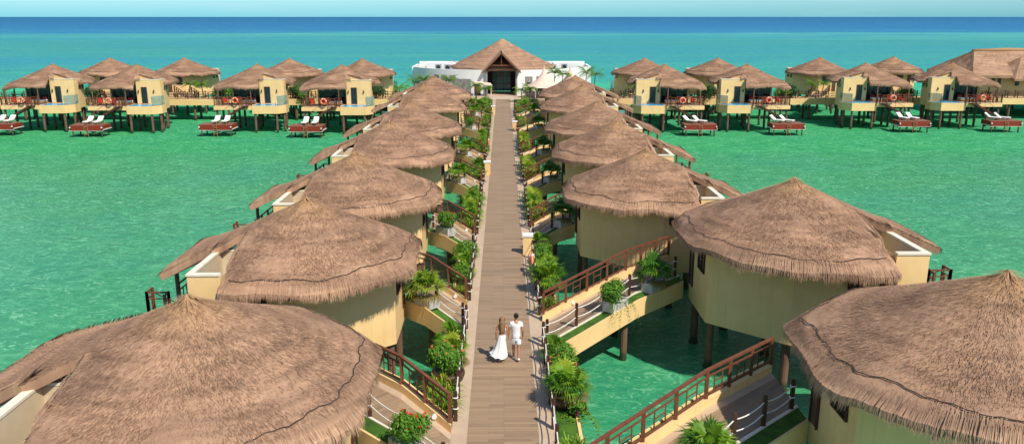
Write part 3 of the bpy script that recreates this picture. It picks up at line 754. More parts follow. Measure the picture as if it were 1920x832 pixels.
def make_walkway(side, y0, slope, x1, z1, i):
    nm = ('left', 'right')[side > 0]
    lab = 'to the %s bungalow %s of the boardwalk' % (OL[i], nm)
    grp = 'side ramps to the bungalows'
    root = empty('access_walkway', (0, 0, 0)); tag(root, 'planked side ramp %s' % lab, 'walkway', grp)
    xr = [1.563, 1.563+(x1-1.563)*.30, 1.563+(x1-1.563)*.62, x1]
    zs = lambda x: DK + (z1-DK)*min(1, (x-1.563)/((x1-1.563)*.62))
    Y = lambda x: y0+slope*(x-1.5)
    def strip(name, mat, o0, o1, zt, zb, xe=None, xs_=None):
        mb = MB(); X = list(xr)
        if xe: X[-1] = xe
        vs = []; fs = []
        for x in X:
            z = zs(x)
            vs += [(side*x, Y(x)+o0, z+zb), (side*x, Y(x)+o1, z+zb), (side*x, Y(x)+o1, z+zt), (side*x, Y(x)+o0, z+zt)]
        for k in range(len(X)-1):
            for j in range(4): fs.append((k*4+j, k*4+(j+1) % 4, (k+1)*4+(j+1) % 4, (k+1)*4+j))
        fs += [(0, 1, 2, 3), tuple(range(4*len(X)-4, 4*len(X)))]
        mb.add(vs, fs); return mb.build(name, mat, root)
    strip('deck', 'planks_walk', .0, 1.92, .0, -.12)
    strip('edge_paving', 'tile_border', 1.923, 2.30, .0, -.12)
    strip('edge_beam', 'cream_wall', -.97, -.87, .05, -.72); strip('kerb', 'coping', -.13, -.003, .05, -.12)
    strip('turf_strip', 'turf', -.867, -.133, .01, -.12)
    strip('rail_kerb', 'cream_wall', 2.303, 2.52, .26, -.12)
    strip('turf_strip', 'turf', 2.523, 3.06, .01, -.12); strip('edge_beam', 'cream_wall', 3.063, 3.16, .05, -.72)
    strip('soffit', 'concrete', -.865, 3.06, -.123, -.45)
    for u in (.55,):
        x = 1.5+(x1-1.5)*u
        for off in (-.2, 2.4):
            q = MB(); q.cyl((side*x, Y(x)+off, -1.5), (side*x, Y(x)+off, zs(x)-.44), .15, .15, 10); q.build('support_pile', 'pile', root)
    q = MB(); x = 1.5+(x1-1.5)*.22
    q.cyl((side*x, Y(x)+2.29, zs(x)+.14), (side*x, Y(x)+2.19, zs(x)+.14), .075, .075, 12); q.build('kerb_lamp', 'white_paint', root)
    # rope posts
    n = max(2, round(math.hypot(x1-1.5, slope*(x1-1.5))/1.75)); pts = []
    for k in range(n+1):
        x = 1.62+(x1-.25-1.62)*k/n; pts.append((side*x, Y(x)-.02, zs(x)))
    rope_run('white ropes on dark posts, ramp %s' % lab, pts, 'rope fences on the side ramps')
    pts = [(side*x, Y(x)+2.41, zs(x)+.26) for x in (xr[0]+.04, xr[2], x1-.02)]
    balustrade('red-brown wooden balustrade, ramp %s' % lab, pts, 'wooden balustrades on the ramps', .92)
    return Y, zs
WF = [make_walkway(*w_) for w_ in WALKS]
# planted ledges and rope fences along the boardwalk between the ramps
GAPS = []; RO = ['first', 'second', 'third', 'fourth', 'fifth', 'sixth', 'seventh', 'eighth', 'ninth', 'tenth', 'eleventh', 'twelfth', 'thirteenth', 'fourteenth']
for side in (-1, 1):
    ws = sorted([w_[1] for w_ in WALKS if w_[0] == side])
    edges = [YA] + [v for y0 in ws for v in (y0-.97, y0+3.16)] + [106.5]
    past = lambda g_, nm_: 'before the first %s ramp' % nm_ if g_ == 0 else 'past the %s %s ramp' % (RO[g_-1], nm_)
    for k in range(0, len(edges), 2):
        a, b = edges[k]+.004, edges[k+1]-.004
        if b-a < .5: continue
        nm = 'left' if side < 0 else 'right'; g = len([x for x in GAPS if x[0] == side])
        root = empty('planted_ledge', (side*1.9, (a+b)/2, DK)); tag(root, 'turf ledge with cream edge %s' % past(g, nm), 'ledge', 'turf ledges beside the boardwalk')
        h = (b-a)/2
        q = MB(); q.box(-.335, .30, -h, h, -.2, .012); q.build('turf_strip', 'turf', root)
        q = MB(); q.box(side*.303, side*.40, -h, h, -.72, .05); q.build('edge_beam', 'cream_wall', root)
        GAPS.append((side, a, b, g))
        # the rope fence also runs to the corners of the ramp openings
        a2, b2 = a+(.97-.08 if k else 0)-.97*(1 if k else 0)+.05, b+.85 if k < len(edges)-2 else b
        n = max(1, round((b2-a2)/1.5)); pts = [(side*1.47, a2+(b2-a2)*j/n, DK) for j in range(n+1)]
        rope_run('white ropes on dark boardwalk posts %s' % past(g, nm), pts, 'rope fences along the boardwalk')
# ------------------------------------------------------------------ plants
def fan(m, base, d, L, rnd, n=13, spread=1.25, rv=None, wd=.022):
    """one palmate leaf: petiole then narrow folded blades"""
    base = Vector(base); d = Vector(d).normalized(); sd_ = d.cross(Vector((0, 0, 1)))
    if sd_.length < .1: sd_ = Vector((1, 0, 0))
    sd_.normalize(); up = sd_.cross(d).normalized(); pet = L*.45; hub = base + d*pet + Vector((0, 0, -pet*.12))
    rv = rnd.random()*.75 if rv is None else rv
    m.add([base-sd_*.008, base+sd_*.008, hub+sd_*.006, hub-sd_*.006], [(0, 1, 2, 3)], .3)
    for i in range(n):
        a = (i/(n-1)-.5)*2*spread*rnd.uniform(.93, 1.05); q = d*math.cos(a)+sd_*math.sin(a); ln = L*.62*(1-.22*abs(a)/spread)*rnd.uniform(.85, 1.1)
        mid = hub+q*ln*.5+up*.05*L; tip = hub+q*ln+Vector((0, 0, -ln*rnd.uniform(.15, .45)))
        pw = q.cross(up).normalized()*wd*(L/.8)
        m.add([hub, mid-pw, mid+pw, tip], [(0, 1, 3, 2)], min(1, max(0, rv+rnd.uniform(-.12, .12))))
def palm_bush(seed, L=.8, n=22, mat='leaf_palm', dead=5, h0=.25):
    rnd = random.Random(seed); m = MB(); dd = MB()
    for i in range(n):
        a = i*2.4+rnd.uniform(-.3, .3); el = rnd.uniform(.05, 1.35)
        d = (math.cos(a)*math.cos(el), math.sin(a)*math.cos(el), math.sin(el)); fan(m, (rnd.uniform(-.1, .1), rnd.uniform(-.1, .1), h0+rnd.uniform(-.1, .15)), d, L*rnd.uniform(.75, 1.1), rnd)
    for i in range(dead):
        a = rnd.uniform(0, 2*PI); fan(dd, (0, 0, h0), (math.cos(a), math.sin(a), -.25), L*.8, rnd)
    return m, dd
def make_palm_bush(seed, mat='leaf_palm', pot=None, L=.8, n=22):
    def fn():
        root = empty('fan_palm'); m, dd = palm_bush(seed, L, n)
        z = {'bowl': .38, 'box': .42, None: 0}[pot]
        for mb in (m, dd): mb.v = [(x, y, q+z) for x, y, q in mb.v]
        m.build('foliage', mat, root, fix=False, rnd=True)
        dd.build('dry_leaves', 'leaf_dry', root, fix=False, rnd=True)
        st = MB(); st.cyl((0, 0, z*.9), (0, 0, z+.3), .06, .05, 8); st.build('stem', 'trunk', root)
        add_pot(root, pot); return root
    return fn
def add_pot(root, pot):
    if pot == 'bowl':
        p = MB(); p.lathe([(0, .03), (.20, .02), (.38, .16), (.44, .32), (.43, .40), (.37, .39), (.3, .33), (0, .33)], 20); p.build('bowl_pot', 'bowl_clay', root, True)
    if pot == 'box':
        p = MB(); p.prism([(-.50, -.27), (.50, -.27), (.50, .27), (-.50, .27)], .0, .34)
        for x0, x1, y0, y1 in ((-.5, .5, -.27, -.23), (-.5, .5, .23, .27), (-.5, -.46, -.23, .23), (.46, .5, -.23, .23)): p.box(x0, x1, y0, y1, .343, .42)
        p.build('planter_box', 'planter_white', root)
def make_bush(seed, petals='petal_red', pot=None, rad=.45, nl=1300, nf=16, trail=False, mat='leaf_bush', kind='flowering_shrub'):
    def fn():
        rnd = random.Random(seed); root = empty(kind); m = MB(); z0 = {'bowl': .36, 'box': .38, None: .0}[pot]
        blobs = [(Vector((rnd.uniform(-.5, .5)*rad, rnd.uniform(-.5, .5)*rad, z0+rad*rnd.uniform(.45, 1.15))), rad*rnd.uniform(.4, .72)) for _ in range(7)]
        st = MB()
        for c, r_ in blobs: st.tube([(0, 0, z0-.05), (c.x*.5, c.y*.5, (z0+c.z)/2), c], [.02, .014, .008], 5)
        st.build('stem', 'trunk', root)
        for _ in range(nl):
            c, r_ = rnd.choice(blobs); d = Vector((rnd.gauss(0, 1), rnd.gauss(0, 1), rnd.gauss(.25, 1))).normalized(); p = c+d*r_*rnd.uniform(.55, 1.08)
            if p.z < z0*.8: p.z = z0*.8+rnd.random()*.1
            n_ = (d+Vector((rnd.uniform(-.6, .6), rnd.uniform(-.6, .6), rnd.uniform(-.3, .8)))).normalized(); t_ = n_.cross(Vector((rnd.random(), rnd.random(), rnd.random()))).normalized(); b_ = n_.cross(t_)
            L = rnd.uniform(.035, .075); w_ = L*.42
            m.add([p-t_*L, p-b_*w_, p+t_*L+n_*.01, p+b_*w_], [(0, 1, 2, 3)], min(1, max(0, .25+.45*rnd.random()+.12*d.z)))
        if trail:
            for _ in range(26):
                a = rnd.uniform(0, 2*PI); p = Vector((math.cos(a)*rad*.8, math.sin(a)*rad*.7, z0+.1)); v = Vector((math.cos(a)*.05, math.sin(a)*.05, -.02))
                for k in range(rnd.randint(5, 12)):
                    p = p+v+Vector((rnd.uniform(-.02, .02), rnd.uniform(-.02, .02), 0)); v.z -= .012
                    for q in range(2):
                        o_ = Vector((rnd.uniform(-.04, .04), rnd.uniform(-.04, .04), rnd.uniform(-.03, .03)))
                        m.add([p+o_, p+o_+Vector((.04, .02, .01)), p+o_+Vector((.05, .05, 0)), p+o_+Vector((.0, .04, -.01))], [(0, 1, 2, 3)], rnd.uniform(.3, .9))
        m.build('foliage', mat, root, fix=False, rnd=True)
        if nf:
            fl = MB()
            for _ in range(nf):
                c, r_ = rnd.choice(blobs); d = Vector((rnd.gauss(0, 1), rnd.gauss(0, 1), abs(rnd.gauss(.6, 1)))).normalized(); p = c+d*r_*1.1
                for k in range(10):
                    o_ = Vector((rnd.gauss(0, 1), rnd.gauss(0, 1), rnd.gauss(0, 1))).normalized(); q = p+o_*.035; t_ = o_.cross(Vector((0, .3, 1))).normalized(); b_ = o_.cross(t_)
                    fl.add([q-t_*.028, q-b_*.028, q+t_*.028, q+b_*.028], [(0, 1, 2, 3)], rnd.random())
            fl.build('blossom', petals, root, fix=False, rnd=True)
        add_pot(root, pot); return root
    return fn
def make_grass(seed, mat='leaf_yellow', n=230, L=.6, pot=None):
    def fn():
        rnd = random.Random(seed); root = empty('ornamental_grass'); m = MB(); z0 = {'bowl': .36, 'box': .38, None: .0}[pot]
        for i in range(n):
            a = rnd.uniform(0, 2*PI); el = rnd.uniform(.35, 1.45); ln = L*rnd.uniform(.6, 1.15)
            d = Vector((math.cos(a)*math.cos(el), math.sin(a)*math.cos(el), math.sin(el))); b = Vector((rnd.uniform(-.14, .14), rnd.uniform(-.14, .14), z0)); s_ = Vector((-d.y, d.x, 0)).normalized()*.013
            p1 = b+d*ln*.5; p2 = b+d*ln*.85+Vector((d.x, d.y, 0))*ln*.1-Vector((0, 0, .06*ln)); p3 = p2+Vector((d.x, d.y, -.5))*ln*.3
            m.add([b-s_, b+s_, p1+s_, p1-s_, p2+s_*.8, p2-s_*.8, p3], [(0, 1, 2, 3), (3, 2, 4, 5), (5, 4, 6)], rnd.random())
        m.build('foliage', mat, root, fix=False, rnd=True); add_pot(root, pot); return root
    return fn
def make_palm_tree(seed, h=2.6, L=1.5, n=15, kind='palm_tree'):
    def fn():
        rnd = random.Random(seed); root = empty(kind); t_ = MB(); lean = Vector((rnd.uniform(-.2, .2), rnd.uniform(-.2, .2), 0))
        pts = [Vector((0, 0, -.05))+lean*(k/6)**2*1.5+Vector((0, 0, h*k/6)) for k in range(7)]; t_.tube(pts, [.11-.01*k for k in range(7)], 8); t_.build('trunk', 'trunk', root); top = pts[-1]
        m = MB()
        for i in range(n):
            a = i*2.4+rnd.uniform(-.2, .2); el = rnd.uniform(.1, 1.2); d = Vector((math.cos(a), math.sin(a), 0)); Lk = L*rnd.uniform(.85, 1.15); p = top.copy(); prev = p.copy(); vz = math.sin(el); vh = math.cos(el)
            rv = rnd.uniform(.1, .6)
            for k in range(14):
                prev = p.copy(); p = p+(d*vh+Vector((0, 0, vz)))*Lk/14; vz -= .13; nn = math.hypot(vz, vh); vz /= nn; vh /= nn
                sd_ = d.cross(Vector((0, 0, 1)))
                m.add([prev-sd_*.010, prev+sd_*.010, p+sd_*.010, p-sd_*.010], [(0, 1, 2, 3)], .6)
                for s_ in (-1, 1):
                    for q in (0, .5):
                        b = prev.lerp(p, q); ll = Lk*.30*math.sin(PI*min(1, (k+q+2.0)/16)); tip = b+sd_*s_*ll*.85+d*ll*.45+Vector((0, 0, -ll*rnd.uniform(.25, .6))); w_ = d*.020
                        m.add([b-w_, b+w_, b.lerp(tip, .55)+w_*1.1, tip], [(0, 1, 2, 3)], min(1, max(0, rv+rnd.uniform(-.15, .2))))
        m.build('crown', 'leaf_palm', root, fix=False, rnd=True); return root
    return fn
POT = 'in the white box'
seedc = [100]
def plant(kind, loc, label, group, rz=None, sc=1.0):
    rnd = random.Random(seedc[0]); seedc[0] += 1
    rz = rnd.uniform(0, 6.28) if rz is None else rz
    fns = {'palm': ('palm', make_palm_bush(1)), 'palm2': ('palm2', make_palm_bush(2, 'leaf_palm', None, .7, 26)), 'palm_y': ('palm_y', make_palm_bush(3, 'leaf_yellow')), 'palm_bowl': ('palm_bowl', make_palm_bush(4, 'leaf_palm', 'bowl', .85, 34)),
           'palm_box': ('palm_box', make_palm_bush(5, 'leaf_palm', 'box', 1.05, 36)), 'palm_box_y': ('palm_box_y', make_palm_bush(6, 'leaf_yellow', 'box', 1.05, 38)), 'palm_box_d': ('palm_box_d', make_palm_bush(16, 'leaf_bush', 'box', 1.1, 38)),
           'red': ('red', make_bush(7)), 'orange': ('orange', make_bush(8, 'petal_orange', None, .5, 1500, 12)), 'orange_bowl': ('orange_bowl', make_bush(9, 'petal_orange', 'bowl', .5, 1700, 10)),
           'red_box': ('red_box', make_bush(10, 'petal_red', 'box', .62, 2400, 26, True)), 'green_box': ('green_box', make_bush(12, 'petal_yellow', 'box', .62, 2600, 3, True, 'leaf_bush', 'leafy_shrub')), 'green': ('green', make_bush(13, 'petal_yellow', None, .50, 1700, 0, False, 'leaf_bush', 'leafy_shrub')), 'dark': ('dark', make_bush(17, 'petal_yellow', None, .5, 1500, 0, False, 'leaf_dark', 'leafy_shrub')),
           'grass': ('grass', make_grass(14)), 'grass_g': ('grass_g', make_grass(15, 'leaf_palm', 220, .65)), 'pink': ('pink', make_bush(18, 'petal_pink', None, .3, 600, 8, True))}
    k, f = fns[kind]
    cats = {'palm': 'fan palm', 'gras': 'grass plant'}
    return inst(k, f, loc, rz, label, cats.get(kind[:4], 'shrub'), group, sc)
LOOK = {'palm': 'bright green fan palm', 'palm2': 'dense green fan palm', 'palm_y': 'yellow-green fan palm', 'palm_bowl': 'big fan palm in a dark bowl pot', 'red': 'dark-leaved shrub with red flowers', 'orange': 'leafy shrub with orange flowers',
        'orange_bowl': 'orange-flowered shrub in a dark bowl pot', 'green': 'round leafy green shrub', 'dark': 'dark leafy shrub', 'grass': 'yellowish arching grass clump', 'grass_g': 'green arching grass clump', 'pink': 'small trailing shrub with pink flowers',
        'palm_box': 'green fan palm in a white box', 'palm_box_y': 'yellow-green fan palm in a white box', 'palm_box_d': 'dark green fan palm in a white box', 'red_box': 'red-flowered shrub in a white box', 'green_box': 'trailing leafy shrub in a white box'}
# hand-placed nearest groups, then the rest gap by gap
LEDGE = {(-1, 1): [('grass', 24.0, 2.05), ('palm_y', 26.4, 1.8), ('pink', 22.35, 1.62), ('grass_g', 22.9, 1.95), ('orange_bowl', 24.6, 1.85), ('palm', 26.9, 1.9), ('green', 25.9, 2.0), ('palm2', 28.1, 1.95)],
         (-1, 2): [('grass', 33.4, 2.0), ('green', 35.3, 1.9), ('grass_g', 36.4, 1.95), ('palm', 37.6, 1.9), ('green', 38.9, 1.9)],
         (1, 1): [('palm_y', 23.6, 2.1), ('pink', 22.3, 2.25), ('green', 25.9, 2.0), ('palm2', 26.6, 1.9), ('grass', 19.2, 1.95), ('grass_g', 19.9, 2.0), ('palm_bowl', 22.9, 1.95), ('orange', 25.2, 1.85), ('palm', 24.3, 1.95)],
         (1, 2): [('palm2', 34.5, 1.9), ('palm', 36.2, 2.0), ('green', 38.0, 1.9), ('grass_g', 31.6, 1.95), ('palm_bowl', 33.6, 1.95), ('palm_y', 35.3, 1.95), ('palm2', 37.2, 1.95), ('grass', 38.8, 1.9), ('palm', 40.6, 1.95)]}
prng = random.Random(5)
WORDS = ORD
for side, a, b, g in GAPS:
    nm = 'left' if side < 0 else 'right'
    if (side, g) in LEDGE: items = LEDGE[(side, g)]
    elif b < 14: items = []
    else:
        n = max(3, int((b-a)/.85)); items = []
        for j in range(n): items.append((prng.choice(['palm', 'green', 'palm2', 'green', 'palm_y', 'grass_g', 'orange', 'palm', 'grass', 'palm_y', 'green', 'red']), a+.5+(b-a-1)*(j+.5)/n, 1.92+prng.uniform(-.05, .08)))
    items = [t_ for t_ in items if a+.2 < t_[1] < b-.1]
    items.sort(key=lambda t_: t_[1])
    for j, (k, y, x) in enumerate(items):
        plant(k, (side*x, y, DK+.01), '%s, %s plant %s' % (LOOK[k], RO[j], past(g, nm)), 'plants on the boardwalk ledges', None, prng.uniform(.95, 1.3))
# planter boxes on the ramps
BOX = {(-1, 0): [('red_box', .42)], (-1, 1): [('palm_box_y', .62)], (-1, 2): [('red_box', .62)], (-1, 3): [('palm_box', .62)], (-1, 4): [('palm_box', .6)], (-1, 5): [('green_box', .6)], (-1, 6): [('palm_box', .6)],
       (1, 0): [('palm_box', .50)], (1, 1): [('green_box', .47), ('palm_box_d', .76)], (1, 2): [('palm_box_d', .72)], (1, 3): [('palm_box_d', .7)], (1, 4): [('palm_box_d', .7)], (1, 5): [('palm_box_d', .7)], (1, 6): [('palm_box', .6)]}
for w_, (Y, zs) in zip(WALKS, WF):
    side, y0, slope, x1, z1, i = w_
    for j, (k, u) in enumerate(BOX[(side, i)]):
        x = 1.5+(x1-1.5)*u; nm = 'left' if side < 0 else 'right'
        plant(k, (side*x, Y(x)-.50, zs(x)+.012), '%s, ramp to the %s %s bungalow%s' % (LOOK[k], OL[i], nm, '' if len(BOX[(side, i)]) == 1 else (', boardwalk end', ', bungalow end')[j]), 'planters on the side ramps', side*math.atan(slope), 1.0)
# cream pedestals
for k, (px, py, w2) in enumerate(((1000, 475, 'right, beside the fan palms'), (966.5, 245, 'right, farther away'), (914, 327, 'left, nearer'), (923, 214, 'left, close to the club house'))):
    c = W(px, py, DK); root = empty('pedestal', (1.25 if px > 943 else -1.25, c.y, DK)); tag(root, 'cream block pedestal on the boardwalk edge, %s' % w2, 'pedestal', 'cream pedestals on the boardwalk')
    q = MB(); q.box(-.24, .24, -.2, .2, 0, .95); q.build('shaft', 'cream_wall', root); q = MB(); q.box(-.28, .28, -.24, .24, .95, 1.06); q.build('cap', 'white_plaster', root)
for px, py, w2 in ((998, 512, 'right rope fence behind the pedestal'), (912.4, 280, 'left rope fence halfway to the club house')):
    c = W(px, py, DK); sgn = 1 if px > 943 else -1
    inst('ring', make_ring, (sgn*1.36, c.y, DK+.62), 0, 'orange life ring hung on the %s' % w2, 'life ring', 'orange life rings on the boardwalk')
# ------------------------------------------------------------------ jetties at the far end
JY = 113.4
for nm, x0, x1 in (('left', -92, -8), ('right', 8, 92)):
    s_ = -1 if nm == 'left' else 1
    root = empty('jetty', (0, JY, .7)); tag(root, 'long cream-edged jetty across the far %s of the boardwalk end' % nm, 'jetty')
    q = MB(); q.box(x0, x1, -1.5, 1.5, 2.1, 2.2); q.build('deck', 'planks', root)
    q = MB(); e0, e1 = (8*s_, 1.57*s_); q.prism([(e0, -1.5), (e1, -1.5), (e1, 1.5), (e0, 1.5)], [1.8, 1.1, 1.1, 1.8], [2.2, 1.408, 1.408, 2.2]); q.build('approach_ramp', 'planks', root)
    q = MB(); q.box(x0, x1, -1.62, -1.503, 1.45, 2.3); q.build('edge_beam', 'cream_wall', root); q = MB(); q.box(x0, x1, 1.503, 1.62, 1.45, 2.3); q.build('edge_beam', 'cream_wall', root)
    q = MB(); q.box(x0, x1, -1.5, 1.5, 1.5, 2.097); q.build('beam', 'concrete', root)
    for k in range(18):
        x = x0+2+(x1-x0-4)*k/17
        for y in (-1.1, 1.1): q = MB(); q.cyl((x, y, -1.5), (x, y, 1.5), .17, .17, 8); q.build('support_pile', 'pile', root)
    for y in (-1.4, 1.4):
        q = MB(); n = 60
        for k in range(n): x = x0+.2+(x1-x0-.4)*k/(n-1); q.box(x-.05, x+.05, y-.05, y+.05, 2.2, 3.2)
        for z in (3.0, 2.6): q.box(x0, x1, y-.025, y+.025, z-.03, z+.03)
        q.build('railing', 'dark_wood', root)
# ramps from the jetties to the far bungalows
def far_ramp(c, sgn, side, label):
    """c = bungalow centre, sgn = -1 towards us / +1 away, side = which way the ramp leans"""
    y0 = JY+sgn*1.63; y1 = c.y-sgn*3.4
    root = empty('access_walkway', (c.x, y0, 0)); tag(root, label, 'walkway', 'ramps from the far jetties')
    L = y1-y0; dx = side*1.0
    def st(name, mat, a0, a1, z0, z1):
        q = MB(); vs = []
        for yy, ox, dz in ((0, -side*3.0, .7), (L, -side*.6, 1.2)):
            vs += [(ox+a0, yy, 2.1+dz+z0), (ox+a1, yy, 2.1+dz+z0), (ox+a1, yy, 2.1+dz+z1), (ox+a0, yy, 2.1+dz+z1)]
        q.add(vs, [(0, 1, 2, 3), (4, 5, 6, 7), (0, 1, 5, 4), (1, 2, 6, 5), (2, 3, 7, 6), (3, 0, 4, 7)]); return q.build(name, mat, root)
    st('deck', 'planks', -1.0, 1.0, -.5, 0); st('edge_beam', 'cream_wall', -1.35, -1.003, -.7, .08); st('edge_beam', 'cream_wall', 1.003, 1.35, -.7, .08)
    q = MB()
    for e in (-1.1, 1.1):
        a = Vector((-side*3.0+e, 0, 2.8)); b = Vector((-side*.6+e, L, 3.3))
        for k in range(5): p = a.lerp(b, k/4); q.box(p.x-.05, p.x+.05, p.y-.05, p.y+.05, p.z, p.z+1)
        for z in (.95, .55): q.obox(a+Vector((0, 0, z)), b+Vector((0, 0, z)), .05, .05)
    q.build('railing', 'dark_wood', root)
NUM = ['first', 'second', 'third', 'fourth']
for nm, L_, sg, sd_, cnt in (('left front', FLc, -1, 1, 'left edge'), ('right front', FRc, -1, -1, 'club house'), ('left back', BLc, 1, -1, 'left edge'), ('right back', BRc, 1, 1, 'club house')):
    for i, c in enumerate(L_): far_ramp(c, sg, sd_, 'short ramp to the %s bungalow of the far %s row' % (NUM[i], nm))
# greenery on the far jetties: palms and shrubs seen between the bungalows
def far_palm(px, py, y, h, lab, key='ptA', sd_=41, L=1.35):
    c = W(px, py, 0); k = None
    x = (px-943)/1500*(y*.9687+3); z = 2.9
    inst(key, make_palm_tree(sd_, h, L), (x, y, z), random.Random(px).uniform(0, 6), lab, 'palm tree', 'small palms at the far end')
for px, lab in ((364, 'small palm before the second back bungalow, left one'), (385, 'small palm before the second back bungalow, right one'), (1520, 'small palm before the third right back bungalow, left one'), (1541, 'small palm before the third right back bungalow, right one'), (1186, 'small palm in the gap beside the innermost right bungalow'), (1232, 'small palm behind the innermost right pool bungalow')):
    far_palm(px, 170, 114.4, 1.9, lab)
for k, px in enumerate((181, 440, 553, 570, 706, 1322, 1330, 1470, 1485, 1698, 415)):
    x = (px-943)/1500*(112.5*.9687+3); kd = 'green' if k % 2 else 'dark'
    plant(kd, (x, 112.3+(k % 3)*.5, 2.9), '%s on the far jetty, %s from the left' % (LOOK[kd], ['first', 'third', 'fourth', 'fifth', 'sixth', 'seventh', 'eighth', 'ninth', 'tenth', 'eleventh', 'second'][k]), 'shrubs on the far jetties', None, 2.3)
# ------------------------------------------------------------------ club house
LX, LY = -.25, 126.0
plaza = MB(); plaza.box(-13, 13, 120.2, 131, 1.6, DK+.006); struct(plaza.build('plaza', 'tile_border'))
pm = MB()
for k, y in enumerate((121.5, 123.0, 124.6)): pm.box(-1.6, 1.6, y-.07, y+.07, DK+.006, DK+.012)
struct(pm.build('plaza_inlay', 'white_plaster'))
im = MB()
for (a, b) in (((-1.0, 110.5), (1.0, 113.5)), ((1.0, 110.5), (-1.0, 113.5))):
    im.obox((a[0], a[1], DK+.006+(0.004 if a[0] > 0 else 0)), (b[0], b[1], DK+.006+(0.004 if a[0] > 0 else 0)), .12, .004)
for y in (110.3, 113.7, 117): im.box(-1.08, 1.02, y-.07, y+.07, DK+.001, DK+.006)
struct(im.build('boardwalk_inlay', 'tile_border'))
root = empty('club_house', (LX, LY, 0)); tag(root, 'white curved club house with a big thatched roof at the boardwalk end', 'building')
CR, CYo = 16.0, 15.8
def drum_pt(a, r=CR): return (r*math.sin(a), CYo - r*math.cos(a))
def drum(m, a0, a1, z0, z1, r=CR, th=.4, n=48):
    pts = [drum_pt(a0+(a1-a0)*k/n, r) for k in range(n+1)]; inn = [drum_pt(a0+(a1-a0)*k/n, r-th) for k in range(n+1)]
    for k in range(n): m.prism([pts[k], pts[k+1], inn[k+1], inn[k]], z0, z1)
AO = math.asin(2.45/CR)
m = MB(); drum(m, AO, R(66), 2.1, 6.0); drum(m, -R(66), -AO, 2.1, 6.0)
m.build('wall', 'white_plaster', root)
m = MB(); pts = [drum_pt(AO+(R(66)-AO)*k/20, CR-.42) for k in range(21)]; m.prism(pts+[(6, 16), (2.6, 9)], 5.0, 5.25); pts = [(-x, y) for x, y in pts]; m.prism(pts+[(-6, 16), (-2.6, 9)], 5.0, 5.25); m.build('flat_roof', 'white_plaster', root)
m = MB(); m.box(-14.4, -7.0, 17.0, 17.4, 2.1, 6.45); m.box(-14.9, -14.4, 9.5, 17.3, 2.1, 6.0); m.box(-13, -9.5, 15, 16.997, 5.25, 6.3); m.build('rear_wall', 'white_plaster', root)
m = MB(); m.box(7.6, 14.55, 17.0, 17.4, 2.1, 6.45); m.box(14.553, 14.95, 9.5, 17.3, 2.1, 6.0); m.box(9, 13.5, 15.2, 16.997, 5.25, 6.3); m.build('rear_wall', 'white_plaster', root)
# big thatched cone
tm = MB(); rr_ = random.Random(9); n = 96; NRr = 18; CRo = 8.7; cy = 9.4
def cz(r): return 10.55-(10.55-6.15)*(r/CRo) - .12*math.sin(PI*r/CRo)
for k in range(NRr+1):
    for i in range(n):
        a = 2*PI*i/n; r = CRo*k/NRr*(1+.012*math.sin(a*9)); tm.v.append((r*math.cos(a), r*math.sin(a), cz(r)+rr_.uniform(-.02, .02)-10.55*0)); tm.r.append(rr_.uniform(.35, .7))
        if k: tm.f.append(((k-1)*n+i, (k-1)*n+(i+1) % n, k*n+(i+1) % n, k*n+i))
b0 = len(tm.v)
for i in range(n): x, y, z = tm.v[NRr*n+i]; tm.v.append((x*.98, y*.98, z-.35)); tm.r.append(.3)
for i in range(n): tm.f.append((NRr*n+i, NRr*n+(i+1) % n, b0+(i+1) % n, b0+i))
for _ in range(9000):
    a = rr_.uniform(0, 2*PI); r = CRo*math.sqrt(rr_.random()); o_ = Vector((math.cos(a), math.sin(a), 0)); t_ = Vector((-o_.y, o_.x, 0)); ln = rr_.uniform(.25, .6)
    r2 = r+ln; zz = cz(min(r2, CRo))+.07-max(0, r2-CRo)*.9
    tm.add([o_*r-t_*.02+Vector((0, 0, cz(r))), o_*r+t_*.02+Vector((0, 0, cz(r))), o_*r2+t_*rr_.uniform(-.08, .08)+Vector((0, 0, zz))], [(0, 1, 2)], rr_.betavariate(1.6, 1.6))
tr_ = tm.build('thatched_roof', 'thatch', root, True, fix=False, rnd=True); tr_.location = (.15, cy, 0)
# entrance gable
gm = MB(); rid = 8.95; hw = 3.0; ez = 5.95
for s_ in (-1, 1):
    a0 = (0, -.9, rid); a1 = (s_*hw, -.9, ez); a2 = (s_*hw*.96, 4.4, ez+.1); a3 = (0, 7.5, rid-.02)
    nrm = Vector((s_*(rid-ez), 0, hw)).normalized()*.22
    vs = [Vector(p) for p in (a0, a1, a2, a3)]; vs += [p-nrm for p in vs]
    gm.add(vs, [(0, 1, 2, 3), (4, 5, 6, 7), (0, 1, 5, 4), (1, 2, 6, 5), (2, 3, 7, 6), (3, 0, 4, 7)], .5)
gm.build('entrance_gable', 'thatch_ridge', root, fix=True, rnd=True)
m = MB()
for s_ in (-1, 1):
    m.obox((0, -.93, rid-.32), (s_*(hw-.02), -.93, ez-.30), .16, .22)
m.build('barge_board', 'pile', root)
m = MB(); m.obox((-2.1, -.6, 6.75), (2.1, -.6, 6.75), .14, .18); m.obox((0, -.6, 6.8), (0, -.6, 8.5), .12, .12)
for k in range(5): m.obox((-2.3, .6+k, 5.9), (0, .6+k, 8.5), .08, .1); m.obox((2.3, .6+k, 5.9), (0, .6+k, 8.5), .08, .1)
m.build('truss', 'rail_wood', root)
m = MB(); m.box(-2.45, -2.2, -.45, 7, 2.1, 6.0); m.box(2.2, 2.45, -.45, 7, 2.1, 6.0); m.build('entrance_wall', 'grey_stone', root)
m = MB(); m.box(-2.2, 2.2, 7, 7.3, 5.6, 8.6); m.box(-2.2, -1.5, 7, 7.3, 2.1, 5.6); m.box(1.5, 2.2, 7, 7.3, 2.1, 5.6); m.build('entrance_hall', 'dark_wood', root)
